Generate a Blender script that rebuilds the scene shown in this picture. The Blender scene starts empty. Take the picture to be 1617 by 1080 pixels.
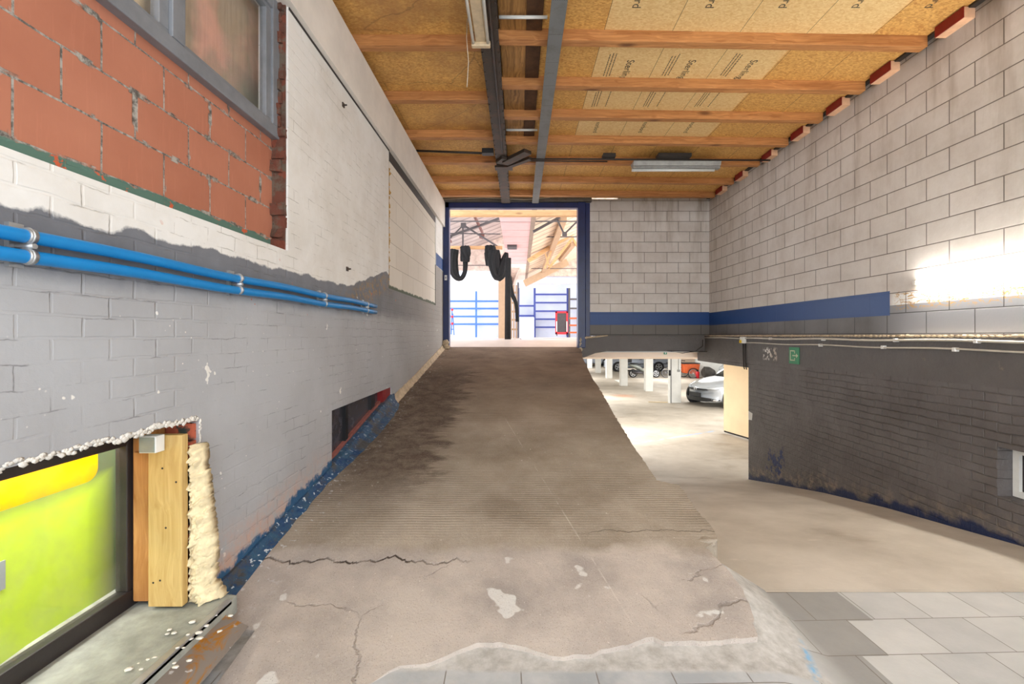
import bpy, bmesh, math, random
from mathutils import Vector, Matrix, noise
random.seed(7)
S = bpy.context.scene
COL = S.collection
CZ = 1.45                      # height of the camera above the pavement; heights below are given relative to it
PI = math.pi
F = 719.0

# ------------------------------------------------------------------ helpers
def lin(c):
    c = c/255.0
    return c/12.92 if c <= .04045 else ((c+.055)/1.055)**2.4
def rgb(r, g, b): return (lin(r), lin(g), lin(b), 1)

class B:
    """collects geometry (x, depth, height-above-camera) for ONE mesh object"""
    def __init__(s): s.bm = bmesh.new()
    def v(s, x, y, z): return s.bm.verts.new((x, y, z+CZ))
    def poly(s, pts):
        try: return s.bm.faces.new([s.v(*p) for p in pts])
        except ValueError: pass
    def box(s, x0, x1, y0, y1, z0, z1):
        c = [s.v(x, y, z) for x in (x0, x1) for y in (y0, y1) for z in (z0, z1)]
        for f in ((0,1,3,2),(4,6,7,5),(0,4,5,1),(2,3,7,6),(0,2,6,4),(1,5,7,3)):
            s.bm.faces.new([c[i] for i in f])
        return s
    def obox(s, c, ax, ay, az):
        """oriented box: centre and three half-axis vectors"""
        c = Vector(c); ax, ay, az = Vector(ax), Vector(ay), Vector(az)
        v = [s.v(*(c+i*ax+j*ay+k*az)) for i in (-1,1) for j in (-1,1) for k in (-1,1)]
        for f in ((0,1,3,2),(4,6,7,5),(0,4,5,1),(2,3,7,6),(0,2,6,4),(1,5,7,3)):
            s.bm.faces.new([v[i] for i in f])
        return s
    def bar(s, p, q, w, h=None, up=(0,0,1)):
        p, q = Vector(p), Vector(q); d = q-p; L = d.length; d.normalize()
        up = Vector(up)
        if abs(d.dot(up)) > .95: up = Vector((0,1,0))
        sd = d.cross(up).normalized(); u = sd.cross(d)
        return s.obox((p+q)/2, d*L/2, sd*w/2, u*(h or w)/2)
    def tube(s, pts, r, n=12, cap=True, fn=None):
        pts = [Vector(p) for p in pts]; rings = []
        prev = None
        for i, p in enumerate(pts):
            a = pts[max(i-1,0)]; b = pts[min(i+1,len(pts)-1)]
            d = (b-a).normalized()
            if prev is None:
                up = Vector((0,0,1)) if abs(d.z) < .9 else Vector((1,0,0))
                sd = d.cross(up).normalized()
            else:
                sd = (prev - d*prev.dot(d)).normalized()
            prev = sd; u = sd.cross(d)
            rr = r[i] if isinstance(r, (list,tuple)) else r
            ring = []
            for k in range(n):
                t = 2*PI*k/n; m = rr*(fn(t, i/(len(pts)-1)) if fn else 1)
                ring.append(s.v(*(p+sd*math.cos(t)*m+u*math.sin(t)*m)))
            rings.append(ring)
        for a, b in zip(rings, rings[1:]):
            for k in range(n):
                f = s.bm.faces.new((a[k], a[(k+1)%n], b[(k+1)%n], b[k])); f.smooth = True
        if cap:
            s.bm.faces.new(rings[0][::-1]); s.bm.faces.new(rings[-1])
        return s
    def ring(s, c, axis, R, r, n=28, m=8):
        c = Vector(c); ax = Vector(axis).normalized()
        up = Vector((0,0,1)) if abs(ax.z) < .9 else Vector((1,0,0))
        e1 = ax.cross(up).normalized(); e2 = ax.cross(e1)
        rings = []
        for i in range(n):
            t = 2*PI*i/n; d = e1*math.cos(t)+e2*math.sin(t)
            rings.append([s.v(*(c+d*(R+r*math.cos(2*PI*k/m))+ax*r*math.sin(2*PI*k/m))) for k in range(m)])
        for i in range(n):
            a, b = rings[i], rings[(i+1)%n]
            for k in range(m):
                f = s.bm.faces.new((a[k], a[(k+1)%m], b[(k+1)%m], b[k])); f.smooth = True
        return s
    def loft(s, rings, cap=True, smooth=True):
        R = [[s.v(*p) for p in r] for r in rings]; n = len(R[0])
        for a, b in zip(R, R[1:]):
            for k in range(n):
                f = s.bm.faces.new((a[k], a[(k+1)%n], b[(k+1)%n], b[k])); f.smooth = smooth
        if cap:
            s.bm.faces.new(R[0][::-1]); s.bm.faces.new(R[-1])
        return s
    def prism(s, pts, d):
        """closed polygon pts (3D) extruded by vector d"""
        d = Vector(d); a = [s.v(*p) for p in pts]; b = [s.v(*(Vector(p)+d)) for p in pts]; n = len(pts)
        s.bm.faces.new(a[::-1]); s.bm.faces.new(b)
        for k in range(n): s.bm.faces.new((a[k], a[(k+1)%n], b[(k+1)%n], b[k]))
        return s
    def sphere(s, c, r, sub=2, nz=0, sc=(1,1,1), seed=0):
        g = bmesh.ops.create_icosphere(s.bm, subdivisions=sub, radius=1)
        c = Vector(c)+Vector((0,0,CZ))
        for v in g['verts']:
            k = 1+nz*noise.noise(v.co*1.7+Vector((seed,seed*2,0)))+nz*.5*noise.noise(v.co*4+Vector((seed,0,3)))
            v.co = Vector((v.co.x*sc[0], v.co.y*sc[1], v.co.z*sc[2]))*r*k+c
        for f in s.bm.faces:
            if f.verts[0] in g['verts']: f.smooth = True
        return s
    def build(s, name, mat, parent=None, bevel=0, origin=None, sub=0):
        bmesh.ops.recalc_face_normals(s.bm, faces=s.bm.faces)
        if parent is not None: o0 = WL[parent.name]
        elif origin: o0 = Vector((origin[0], origin[1], origin[2]+CZ))
        else:
            vs = [v.co for v in s.bm.verts]
            o0 = Vector(((min(v.x for v in vs)+max(v.x for v in vs))/2, (min(v.y for v in vs)+max(v.y for v in vs))/2, min(v.z for v in vs)))
        for v in s.bm.verts: v.co -= o0
        me = bpy.data.meshes.new(name); s.bm.to_mesh(me); s.bm.free()
        o = bpy.data.objects.new(name, me); COL.objects.link(o)
        if mat: me.materials.append(mat)
        if parent is not None: o.parent = parent; WL[o.name] = o0.copy()
        else: o.location = o0; WL[o.name] = o0.copy()
        if bevel:
            m = o.modifiers.new('bevel', 'BEVEL'); m.width = bevel; m.segments = 2; m.limit_method = 'ANGLE'
        if sub:
            m = o.modifiers.new('sub', 'SUBSURF'); m.levels = sub; m.render_levels = sub
        return o
WL = {}
def tag(o, label, cat, group=None, kind=None):
    if label: o['label'] = label
    if cat: o['category'] = cat
    if group: o['group'] = group
    if kind: o['kind'] = kind
    return o
def struct(o, label=None):
    o['kind'] = 'structure'
    if label: o['label'] = label
    return o
def empty(name, loc, label, cat, group=None):
    o = bpy.data.objects.new(name, None); COL.objects.link(o)
    o.location = (loc[0], loc[1], loc[2]+CZ); o.empty_display_size = .1
    WL[o.name] = Vector(o.location)
    return tag(o, label, cat, group)
def copy_tree(o, parent=None):
    c = o.copy(); COL.objects.link(c)
    if parent is not None: c.parent = parent
    for ch in [x for x in bpy.data.objects if x.parent == o]: copy_tree(ch, c)
    return c
def text_mesh(name, s, size, mat, loc, ex, eu, parent, ext=.0006, spacing=1.0, align='LEFT'):
    cu = bpy.data.curves.new('t', 'FONT'); cu.body = s; cu.size = size; cu.extrude = ext; cu.space_character = spacing
    cu.align_x = align
    to = bpy.data.objects.new('t', cu); COL.objects.link(to)
    dg = bpy.context.evaluated_depsgraph_get()
    me = bpy.data.meshes.new_from_object(to.evaluated_get(dg))
    bpy.data.objects.remove(to)
    ex, eu = Vector(ex).normalized(), Vector(eu).normalized(); en = ex.cross(eu)
    m = Matrix((ex, eu, en)).transposed().to_4x4()
    o0 = WL[parent.name]; L = Vector((loc[0], loc[1], loc[2]+CZ))
    m.translation = L-o0
    me.transform(m); me.materials.clear(); me.materials.append(mat)
    o = bpy.data.objects.new(name, me); COL.objects.link(o); o.parent = parent; WL[o.name] = o0.copy()
    return o

# ------------------------------------------------------------------ material helper
class N:
    def __init__(s, name, rough=.8, metal=0, spec=.5):
        s.m = bpy.data.materials.new(name); s.m.use_nodes = True; s.t = s.m.node_tree; s.t.nodes.clear()
        s.out = s.t.nodes.new('ShaderNodeOutputMaterial'); s.b = s.t.nodes.new('ShaderNodeBsdfPrincipled')
        s.t.links.new(s.b.outputs[0], s.out.inputs[0])
        s.b.inputs['Roughness'].default_value = rough; s.b.inputs['Metallic'].default_value = metal
        s.b.inputs['Specular IOR Level'].default_value = spec
        g = s.t.nodes.new('ShaderNodeNewGeometry'); s.pos = g.outputs['Position']
        sp = s.t.nodes.new('ShaderNodeSeparateXYZ'); s.t.links.new(s.pos, sp.inputs[0])
        s.X, s.Y, s.Zw = sp.outputs; s.Z = s.ma('SUBTRACT', s.Zw, CZ)
    def set(s, sock, v):
        if isinstance(v, bpy.types.NodeSocket): s.t.links.new(v, sock)
        elif isinstance(v, (tuple, list)):
            n = len(sock.default_value); v = tuple(v)
            sock.default_value = (v+(1,))[:n] if len(v) < n else v[:n]
        else:
            try: sock.default_value = v
            except (TypeError, ValueError): sock.default_value = (v,)*len(sock.default_value)
    def ma(s, op, a, b=0, c=0, clamp=False):
        n = s.t.nodes.new('ShaderNodeMath'); n.operation = op; n.use_clamp = clamp
        s.set(n.inputs[0], a); s.set(n.inputs[1], b)
        if op in ('MULTIPLY_ADD','COMPARE'): s.set(n.inputs[2], c)
        return n.outputs[0]
    def vec(s, x, y, z=0):
        n = s.t.nodes.new('ShaderNodeCombineXYZ'); s.set(n.inputs[0], x); s.set(n.inputs[1], y); s.set(n.inputs[2], z); return n.outputs[0]
    def mix(s, f, a, b, mode='MIX'):
        n = s.t.nodes.new('ShaderNodeMix'); n.data_type = 'RGBA'; n.blend_type = mode; n.clamp_factor = True
        s.set(n.inputs[0], f); s.set(n.inputs[6], a); s.set(n.inputs[7], b); return n.outputs[2]
    def noi(s, scale, detail=4, rough=.6, vec=None, dist=0):
        n = s.t.nodes.new('ShaderNodeTexNoise'); s.set(n.inputs['Vector'], vec if vec is not None else s.pos)
        n.inputs['Scale'].default_value = scale; n.inputs['Detail'].default_value = detail; n.inputs['Roughness'].default_value = rough
        n.inputs['Distortion'].default_value = dist
        return n.outputs[0]
    def vor(s, scale, feat='F1', vec=None, out='Distance', rnd=1):
        n = s.t.nodes.new('ShaderNodeTexVoronoi'); n.feature = feat; s.set(n.inputs['Vector'], vec if vec is not None else s.pos)
        n.inputs['Scale'].default_value = scale; n.inputs['Randomness'].default_value = rnd
        return n.outputs[out]
    def st(s, v, a, b):   # smooth/linear step 0..1
        n = s.t.nodes.new('ShaderNodeMapRange'); s.set(n.inputs[0], v); n.inputs[1].default_value = a; n.inputs[2].default_value = b
        return n.outputs[0]
    def mr(s, v, a, b, c, d):
        n = s.t.nodes.new('ShaderNodeMapRange'); s.set(n.inputs[0], v)
        for i, q in enumerate((a,b,c,d)): n.inputs[1+i].default_value = q
        return n.outputs[0]
    def pw(s, v, pts):
        acc = pts[0][1]
        for (a, p), (b, q) in zip(pts, pts[1:]):
            acc = s.ma('ADD', acc, s.mr(v, a, b, 0, q-p))
        return acc
    def band(s, v, a, b, e=.01):
        return s.ma('MULTIPLY', s.st(v, a-e, a+e), s.st(v, b+e, b-e))
    def brick(s, vec, w, h, m, c1=(0,0,0,1), c2=(1,1,1,1), off=.5, smooth=.1, bias=0):
        n = s.t.nodes.new('ShaderNodeTexBrick'); s.set(n.inputs['Vector'], vec)
        n.inputs['Color1'].default_value = c1; n.inputs['Color2'].default_value = c2; n.inputs['Mortar'].default_value = (.5,.5,.5,1)
        n.inputs['Scale'].default_value = 1; n.inputs['Mortar Size'].default_value = m; n.inputs['Mortar Smooth'].default_value = smooth
        n.inputs['Bias'].default_value = bias; n.inputs['Brick Width'].default_value = w; n.inputs['Row Height'].default_value = h; n.offset = off
        return n.outputs['Color'], n.outputs['Fac']
    def col(s, c): s.set(s.b.inputs['Base Color'], c); return s
    def bump(s, h, strength=.5, dist=.01):
        n = s.t.nodes.new('ShaderNodeBump'); s.set(n.inputs['Height'], h); n.inputs['Strength'].default_value = strength; n.inputs['Distance'].default_value = dist
        s.t.links.new(n.outputs[0], s.b.inputs['Normal']); return s
    def rough(s, r): s.set(s.b.inputs['Roughness'], r); return s

def plain(name, c, rough=.6, metal=0, var=.12, scale=8, bump=0, spec=.5):
    n = N(name, rough, metal, spec)
    c = rgb(*c); k = n.noi(scale, 4, .65)
    d = tuple(x*(1-var) for x in c[:3]); u = tuple(min(1, x*(1+var)) for x in c[:3])
    n.col(n.mix(n.st(k, .35, .65), d, u))
    if bump: n.bump(n.noi(scale*8, 3), bump, .004)
    return n.m
def emit(name, c, s):
    n = N(name); n.b.inputs['Emission Color'].default_value = rgb(*c); n.b.inputs['Emission Strength'].default_value = s
    n.col(rgb(*c)); return n.m

# ================================================================== MATERIALS
def mat_left():
    n = N('left_wall_paint', .75)
    wob = n.ma('MULTIPLY', n.ma('SUBTRACT', n.noi(5, 5, .6), .5), .11)
    z = n.ma('ADD', n.Z, wob)
    bnd = n.pw(n.Y, [(1.2,.37),(2.3,.42),(4.0,.43),(5.1,.72),(5.2,.72),(8.1,.72),(8.17,1.27)])
    white = n.mix(n.st(n.noi(2.2, 6, .7), .4, .75), rgb(232,231,228), rgb(216,212,205))
    # fine dark scratches in the white paint
    sc = n.noi(1, 6, .75, n.vec(n.ma('MULTIPLY', n.Y, 14), n.ma('MULTIPLY', n.Z, 60), 0))
    white = n.mix(n.ma('MULTIPLY', n.st(sc, .66, .74), .35), white, rgb(120,115,108))
    g1 = n.mix(n.st(n.noi(1.3, 6, .6), .35, .7), rgb(176,178,182), rgb(160,160,162))
    gd = n.mix(n.st(n.noi(3, 5, .6), .35, .7), rgb(122,125,132), rgb(104,106,112))
    gray = n.mix(n.st(z, .17, .27), g1, gd)
    gray = n.mix(n.ma('MULTIPLY', n.st(n.Y, 4.8, 7.5), .85), gray, n.mix(n.noi(2.5,4,.6), rgb(140,134,127), rgb(158,152,144)))  # distant grey turned brownish: the warmer light there is painted in
    c = n.mix(n.st(n.ma('SUBTRACT', z, bnd), -.006, .006), gray, white)
    # rusty smear band on the rising edge before the block infill
    sm = n.ma('MULTIPLY', n.band(n.Y, 4.0, 5.22, .3), n.band(n.ma('SUBTRACT', bnd, z), .04, .22, .05))
    c = n.mix(n.ma('MULTIPLY', sm, n.st(n.noi(14, 5, .7), .48, .62)), c, rgb(160,128,84))
    # chips
    chip = n.st(n.noi(7.5, 3, .55), .712, .722)
    lowm = n.st(n.Z, .5, .3)
    c = n.mix(n.ma('MULTIPLY', chip, lowm), c, rgb(228,226,220))
    chip2 = n.ma('MULTIPLY', n.st(n.noi(9, 3, .5, n.vec(n.X, n.ma('ADD', n.Y, 7.3), n.Z)), .725, .735), n.band(n.Z, .1, .45, .05))
    c = n.mix(chip2, c, rgb(196,110,75))
    spk = n.ma('MULTIPLY', n.st(n.vor(20), .09, .05), n.st(n.noi(3.1, 3), .5, .6))
    c = n.mix(n.ma('MULTIPLY', spk, n.st(n.Z, .2, .0)), c, rgb(228,224,216))
    # pinkish worn foot of the wall and blue foot
    foot = n.pw(n.Y, [(2.0,-1.28),(2.55,-1.25),(9.2,-.22)])
    up = n.ma('SUBTRACT', n.ma('ADD', n.Z, n.ma('MULTIPLY', wob, 2.0)), foot)
    pk = n.ma('MULTIPLY', n.st(up, .30, .12), n.st(n.Y, 4.2, 2.6))
    c = n.mix(n.ma('MULTIPLY', pk, n.st(n.noi(12, 5, .7), .36, .6)), c, rgb(190,158,142))
    c = n.mix(n.ma('MULTIPLY', n.st(n.ma('ADD', up, n.ma('MULTIPLY', n.ma('SUBTRACT', n.noi(12, 5, .7), .5), .16)), .10, .07), n.st(n.Y, 5.6, 5.4)), c, n.mix(n.noi(20,4), rgb(20,70,112), rgb(52,98,132)))
    # blue stripe at the far end
    bs = n.ma('MULTIPLY', n.st(n.Y, 8.19, 8.2), n.band(n.Z, 1.27, 1.5, .005))
    c = n.mix(bs, c, rgb(38,72,128))
    # crack under the lintel band, and a couple of wall cracks
    n.col(c)
    v = n.vec(n.ma('ADD', n.Y, n.ma('MULTIPLY', n.noi(6,3), .02)), n.ma('ADD', n.Z, n.ma('MULTIPLY', n.noi(5,3), .02)), 0)
    _, fac = n.brick(v, .21, .076, .007, smooth=.6)
    v2 = n.vec(n.ma('ADD', n.Y, n.ma('MULTIPLY', n.noi(6,3), .03)), n.ma('ADD', n.Z, n.ma('MULTIPLY', n.noi(7,4), .03)), 0)
    _, fl = n.brick(v2, .21, .076, .0025, smooth=.3)
    lm = n.ma('MULTIPLY', n.ma('MULTIPLY', fl, n.st(n.noi(5, 4, .7), .5, .62)), n.st(n.Z, 2.12, 2.1))
    n.col(n.mix(n.ma('MULTIPLY', lm, .55), c, n.mix(n.st(n.ma('SUBTRACT', z, bnd), -.01, .01), rgb(84,82,80), rgb(134,128,118))))  # broken joint lines; on the grey, shadows under bricks painted as dark lines
    h = n.ma('SUBTRACT', n.ma('MULTIPLY', n.noi(25, 5, .65), .6), n.ma('MULTIPLY', fac, n.ma('MULTIPLY', n.st(n.Z, 2.2, 2.17), n.mr(n.noi(1.4, 3), .42, .62, .05, .9))))
    n.bump(n.ma('MULTIPLY', h, n.mr(n.ma('SUBTRACT', z, bnd), -.01, .01, .75, .4)), .5, .010); return n.m
def mat_blocks(name, back=False):
    n = N(name, .55)
    if back: v = n.vec(n.ma('SUBTRACT', n.X, .232), n.ma('SUBTRACT', n.Z, .02-2.035), 0)
    else: v = n.vec(n.ma('SUBTRACT', n.Y, .392), n.ma('SUBTRACT', n.Z, .02-2.035), 0)
    bc, fac = n.brick(v, .448, .2035, .0052, rgb(200,194,188), rgb(222,217,212), smooth=.3)
    w = n.mix(.7, bc, n.mix(n.st(n.noi(3, 6, .7), .35, .7), rgb(224,220,215), rgb(200,192,184)))
    # grime near the top and long dirt streaks
    st = n.noi(1, 5, .65, n.vec(n.ma('MULTIPLY', n.X if back else n.Y, 3.5), n.ma('MULTIPLY', n.Z, .5), 0))
    w = n.mix(n.ma('MULTIPLY', n.st(st, .5, .75), n.st(n.Z, .6, 2.7)), w, rgb(150,136,120))
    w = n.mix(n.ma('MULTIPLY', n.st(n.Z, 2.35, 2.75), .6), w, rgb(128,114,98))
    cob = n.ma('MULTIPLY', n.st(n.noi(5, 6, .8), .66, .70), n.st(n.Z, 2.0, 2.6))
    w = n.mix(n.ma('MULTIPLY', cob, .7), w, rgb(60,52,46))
    g = n.mix(n.st(n.noi(2, 5, .6), .35, .7), rgb(118,117,118), rgb(98,96,95)) if not back else n.mix(n.noi(2, 5, .6), rgb(112,109,104), rgb(92,88,84))
    if back:
        top = .213; grayf = n.st(n.Z, .3, .29)
    else:
        wob = n.ma('MULTIPLY', n.ma('SUBTRACT', n.noi(9, 4), .5), .006)
        gz = n.ma('ADD', n.Z, wob)
        grayf = n.st(gz, .307, .303)
        g = n.mix(n.st(n.Y, 4.9, 4.4), g, rgb(150,152,158))
        # glue residue where letters were taken down
        reg = n.ma('MULTIPLY', n.band(n.Y, 2.6, 4.58, .02), n.band(n.ma('ADD', n.Z, n.ma('MULTIPLY', wob, 4)), .29, .42, .02))
        w = n.mix(reg, w, rgb(238,238,236))
    c = n.mix(grayf, w, g)
    if not back:
        gl = n.noi(1, 4, .6, n.vec(n.ma('MULTIPLY', n.Y, 9), n.ma('MULTIPLY', n.Z, 22), 0), .8)
        line = n.ma('SUBTRACT', 1, n.st(n.ma('ABSOLUTE', n.ma('SUBTRACT', gl, .5)), .012, .045))
        reg2 = n.ma('MULTIPLY', n.band(n.Y, 2.7, 4.55, .04), n.band(n.Z, .265, .43, .02))
        c = n.mix(n.ma('MULTIPLY', line, reg2), c, rgb(190,148,82))
    # the painted stripe
    sf = n.band(n.Z, .213 if back else .205, .467 if back else .452, .002)
    if not back: sf = n.ma('MULTIPLY', sf, n.st(n.Y, 4.612, 4.616))
    c = n.mix(n.ma('MULTIPLY', fac, n.ma('SUBTRACT', .8, n.ma('MULTIPLY', sf, .4))), c, n.mix(grayf, rgb(92,80,70), rgb(40,38,36)))
    c = n.mix(sf, c, n.mix(n.noi(3, 3), rgb(22,62,122), rgb(30,74,138)))
    n.col(c)
    n.rough(n.mr(sf, 0, 1, .55, .45))
    n.bump(n.ma('ADD', n.ma('MULTIPLY', fac, n.ma('MULTIPLY_ADD', sf, .9, -1)), n.ma('MULTIPLY', n.noi(40, 4, .6), .12)), .6, .012); return n.m
def mat_dark_brick():
    n = N('dark_painted_brick', .55)
    nz = n.noi(2.2, 6, .65)
    c = n.mix(n.st(nz, .35, .7), rgb(106,101,100), rgb(84,78,76))
    # concrete beam above, lighter and streaked
    beam = n.st(n.Z, -.405, -.395)
    c = n.mix(beam, c, n.mix(n.noi(4, 5, .6), rgb(104,100,98), rgb(84,79,76)))
    c = n.mix(n.ma('MULTIPLY', n.st(n.noi(6, 5, .75), .66, .7), .6), c, rgb(130,118,104))
    foot = n.pw(n.Y, [(2.6,-1.45),(3.31,-1.532),(3.87,-1.618),(4.54,-1.716),(5.48,-1.89),(7.27,-2.295)])
    wob = n.ma('MULTIPLY', n.ma('SUBTRACT', n.noi(4, 5, .6), .5), .36)
    up = n.ma('SUBTRACT', n.ma('ADD', n.Z, wob), foot)
    c = n.mix(n.ma('MULTIPLY', n.ma('MULTIPLY', n.st(up, .30, .1), n.mr(n.Y, 4.6, 5.6, .45, .9)), n.st(n.noi(9, 5, .7), .46, .62)), c, rgb(150,134,118))
    c = n.mix(n.st(up, .08, .03), c, rgb(20,38,78))
    c = n.mix(n.ma('MULTIPLY', n.band(n.Y, 6.3, 6.75, .05), n.ma('MULTIPLY', n.band(up, .1, .5, .05), n.st(n.noi(10,4), .5, .56))), c, rgb(26,46,96))
    # bare patches beside the exit sign
    pt = n.ma('MULTIPLY', n.band(n.Y, 6.47, 6.83, .02), n.band(n.Z, -.35, -.18, .02))
    c = n.mix(n.ma('MULTIPLY', pt, n.st(n.noi(22, 2, .5), .5, .53)), c, n.mix(n.st(n.Y, 6.6, 6.65), rgb(190,178,164), rgb(225,222,216)))
    n.col(c)
    v = n.vec(n.ma('ADD', n.Y, n.ma('MULTIPLY', n.noi(6,3), .03)), n.ma('ADD', n.Z, n.ma('MULTIPLY', n.noi(4,3), .03)), 0)
    _, fac = n.brick(v, .2, .072, .008, smooth=.9)
    bf = n.ma('MULTIPLY', n.ma('MULTIPLY', fac, n.mr(n.noi(2.3, 3), .4, .62, .1, .9)), n.ma('SUBTRACT', 1, beam))
    n.bump(n.ma('SUBTRACT', n.ma('MULTIPLY', n.noi(18, 5, .65), .8), bf), .8, .014); return n.m
def mat_terracotta():
    n = N('terracotta_block', .85)
    z0 = .62-.195*4
    v = n.vec(n.ma('SUBTRACT', n.ma('ADD', n.Y, n.ma('MULTIPLY', n.noi(9,2), .008)), 1.437+.1525-.305*5), n.ma('SUBTRACT', n.ma('ADD', n.Z, n.ma('MULTIPLY', n.noi(7,3), .012)), z0+.006), 0)
    wid = n.ma('ADD', 0, n.st(n.noi(4.5, 2, .5), .58, .64))
    bc, fac = n.brick(v, .305, .195, .0045, rgb(180,118,94), rgb(162,100,76), smooth=.2)
    _, fac2 = n.brick(v, .305, .195, .016, smooth=.3)
    streak = n.noi(1, 4, .6, n.vec(n.ma('MULTIPLY', n.Y, 60), n.ma('MULTIPLY', n.Z, 4), 0))
    c = n.mix(.5, bc, n.mix(n.st(n.noi(2.2, 5, .6), .3, .7), rgb(186,124,98), rgb(164,102,78)))
    c = n.mix(n.ma('MULTIPLY', n.st(streak, .55, .8), .4), c, rgb(198,130,104))
    sm = n.ma('MULTIPLY', fac2, n.st(n.noi(5.5, 3, .6), .54, .58))
    mf = n.ma('MAXIMUM', fac, sm)
    c = n.mix(mf, c, n.mix(n.st(n.noi(34, 4, .7), .4, .6), rgb(88,82,76), rgb(166,162,154)))
    # old green paint along the foot, with bare brick chips
    gz = n.ma('ADD', n.Z, n.ma('MULTIPLY', n.noi(10,4), .05))
    gf = n.st(gz, .647, .642)
    gcol = n.mix(n.st(n.noi(12, 4, .65), .60, .63), rgb(84,116,104), rgb(196,92,58))
    c = n.mix(gf, c, gcol)
    n.col(c)
    n.bump(n.ma('SUBTRACT', n.ma('MULTIPLY', n.noi(60, 3), .15), mf), .5, .006); return n.m
def mat_aircrete():
    n = N('aerated_block', .9)
    v = n.vec(n.ma('SUBTRACT', n.Y, 5.0), n.ma('SUBTRACT', n.Z, .545-2.75), 0)
    bc, fac = n.brick(v, .60, .275, .003, rgb(232,226,216), rgb(220,212,200), smooth=.2)
    c = n.mix(.5, bc, n.mix(n.noi(3,5), rgb(236,231,222), rgb(216,205,190)))
    c = n.mix(n.ma('MULTIPLY', fac, .8), c, rgb(150,138,120))
    c = n.mix(n.ma('MULTIPLY', n.st(n.ma('ADD', n.Z, n.ma('MULTIPLY', n.noi(7,4), .08)), .635, .62), 1), c, rgb(96,104,90))
    n.col(c); n.bump(n.ma('SUBTRACT', n.ma('MULTIPLY', n.noi(90,2), .1), fac), .4, .006); return n.m
def mat_ramp():
    n = N('ramp_concrete', .85)
    base = n.mix(n.st(n.noi(1.6, 7, .65), .35, .68), rgb(174,163,148), rgb(136,124,108))
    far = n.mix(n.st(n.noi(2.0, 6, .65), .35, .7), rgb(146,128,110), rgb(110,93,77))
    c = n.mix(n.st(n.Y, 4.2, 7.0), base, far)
    low = n.mix(n.st(n.noi(2.2, 6, .62), .38, .66), rgb(190,179,169), rgb(158,149,142))
    lf = n.st(n.ma('ADD', n.Y, n.ma('MULTIPLY', n.noi(3, 5), .35)), 2.86, 2.76)
    c = n.mix(lf, c, low)
    c = n.mix(n.ma('MULTIPLY', lf, n.st(n.noi(4.5, 3, .5), .66, .68)), c, rgb(205,202,197))
    # dark oily stain at the left of the slope
    dx = n.ma('ADD', n.X, n.ma('MULTIPLY', n.ma('SUBTRACT', n.noi(1, 6, .7, n.vec(n.ma('MULTIPLY', n.X, 2), n.ma('MULTIPLY', n.Y, 6), 0)), .5), 1.3))
    reg = n.ma('MULTIPLY', n.st(dx, -.62, -.82), n.band(n.Y, 3.3, 7.2, .4))
    c = n.mix(n.ma('MULTIPLY', reg, n.mr(n.noi(7, 6, .8), .35, .6, .45, .95)), c, rgb(74,58,46))
    st2 = n.ma('MULTIPLY', n.st(n.noi(1.0, 6, .65, n.vec(n.ma('MULTIPLY', n.X, 1.2), n.ma('MULTIPLY', n.Y, 2.2), 3)), .56, .7), n.st(n.Y, 5.2, 7))
    c = n.mix(n.ma('MULTIPLY', st2, .7), c, rgb(84,68,54))
    # aggregate
    c = n.mix(n.ma('MULTIPLY', n.st(n.vor(95), .26, .1), .45), c, rgb(98,84,72))
    c = n.mix(n.ma('MULTIPLY', n.st(n.noi(160, 2, .5), .62, .74), .5), c, rgb(214,204,190))
    c = n.mix(n.ma('MULTIPLY', n.st(n.noi(34, 3, .6), .70, .75), .7), c, rgb(225,218,208))
    # paint fallen on the edge by the blue skirting
    pe = n.ma('MULTIPLY', n.st(n.X, -1.2, -1.42), n.st(n.noi(26, 3, .6), .62, .66))
    c = n.mix(n.ma('MULTIPLY', pe, .8), c, rgb(206,208,210))
    # cracks
    yc = n.ma('ADD', 2.53, n.ma('MULTIPLY', n.ma('SUBTRACT', n.noi(3.4, 6, .65, n.vec(n.X, 0, 0)), .5), .35))
    cr = n.st(n.ma('ABSOLUTE', n.ma('SUBTRACT', n.Y, yc)), .011, .003)
    cr = n.ma('MULTIPLY', cr, n.mr(n.noi(5, 2, .5, n.vec(n.X, 4, 0)), .4, .55, .15, 1))
    cr = n.ma('MULTIPLY', cr, n.st(n.X, -.25, -.45))
    cr3 = n.ma('MULTIPLY', n.st(n.ma('ABSOLUTE', n.ma('SUBTRACT', n.Y, n.ma('ADD', 2.82, n.ma('MULTIPLY', n.ma('SUBTRACT', n.noi(4, 6, .65, n.vec(n.X, 2, 0)), .5), .2)))), .006, .002), n.st(n.X, .3, .6))
    v = n.vor(1.1, 'DISTANCE_TO_EDGE', n.vec(n.ma('ADD', n.X, n.ma('MULTIPLY', n.noi(6, 5), .18)), n.ma('ADD', n.Y, n.ma('MULTIPLY', n.noi(5, 5), .2)), 0))
    cr2 = n.ma('MULTIPLY', n.st(v, .006, .002), n.ma('MULTIPLY', lf, n.st(n.noi(1.5, 2), .55, .6)))
    crk = n.ma('MAXIMUM', n.ma('MAXIMUM', cr, n.ma('MULTIPLY', cr3, .6)), n.ma('MULTIPLY', cr2, .3))
    c = n.mix(crk, c, rgb(66,54,46))
    wl = n.st(n.ma('ABSOLUTE', n.ma('SUBTRACT', n.X, n.ma('SUBTRACT', 1.02, n.ma('MULTIPLY', n.Y, .24)))), .005, .002)
    c = n.mix(n.ma('MULTIPLY', n.ma('MULTIPLY', wl, n.band(n.Y, 2.1, 5.0, .1)), n.mr(n.noi(8,2), .45, .65, 0, .45)), c, rgb(222,214,204))
    n.col(c)
    g = n.ma('SINE', n.ma('MULTIPLY', n.ma('ADD', n.Y, n.ma('MULTIPLY', n.noi(2.5, 4), .035)), 2*PI/.028))
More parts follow.
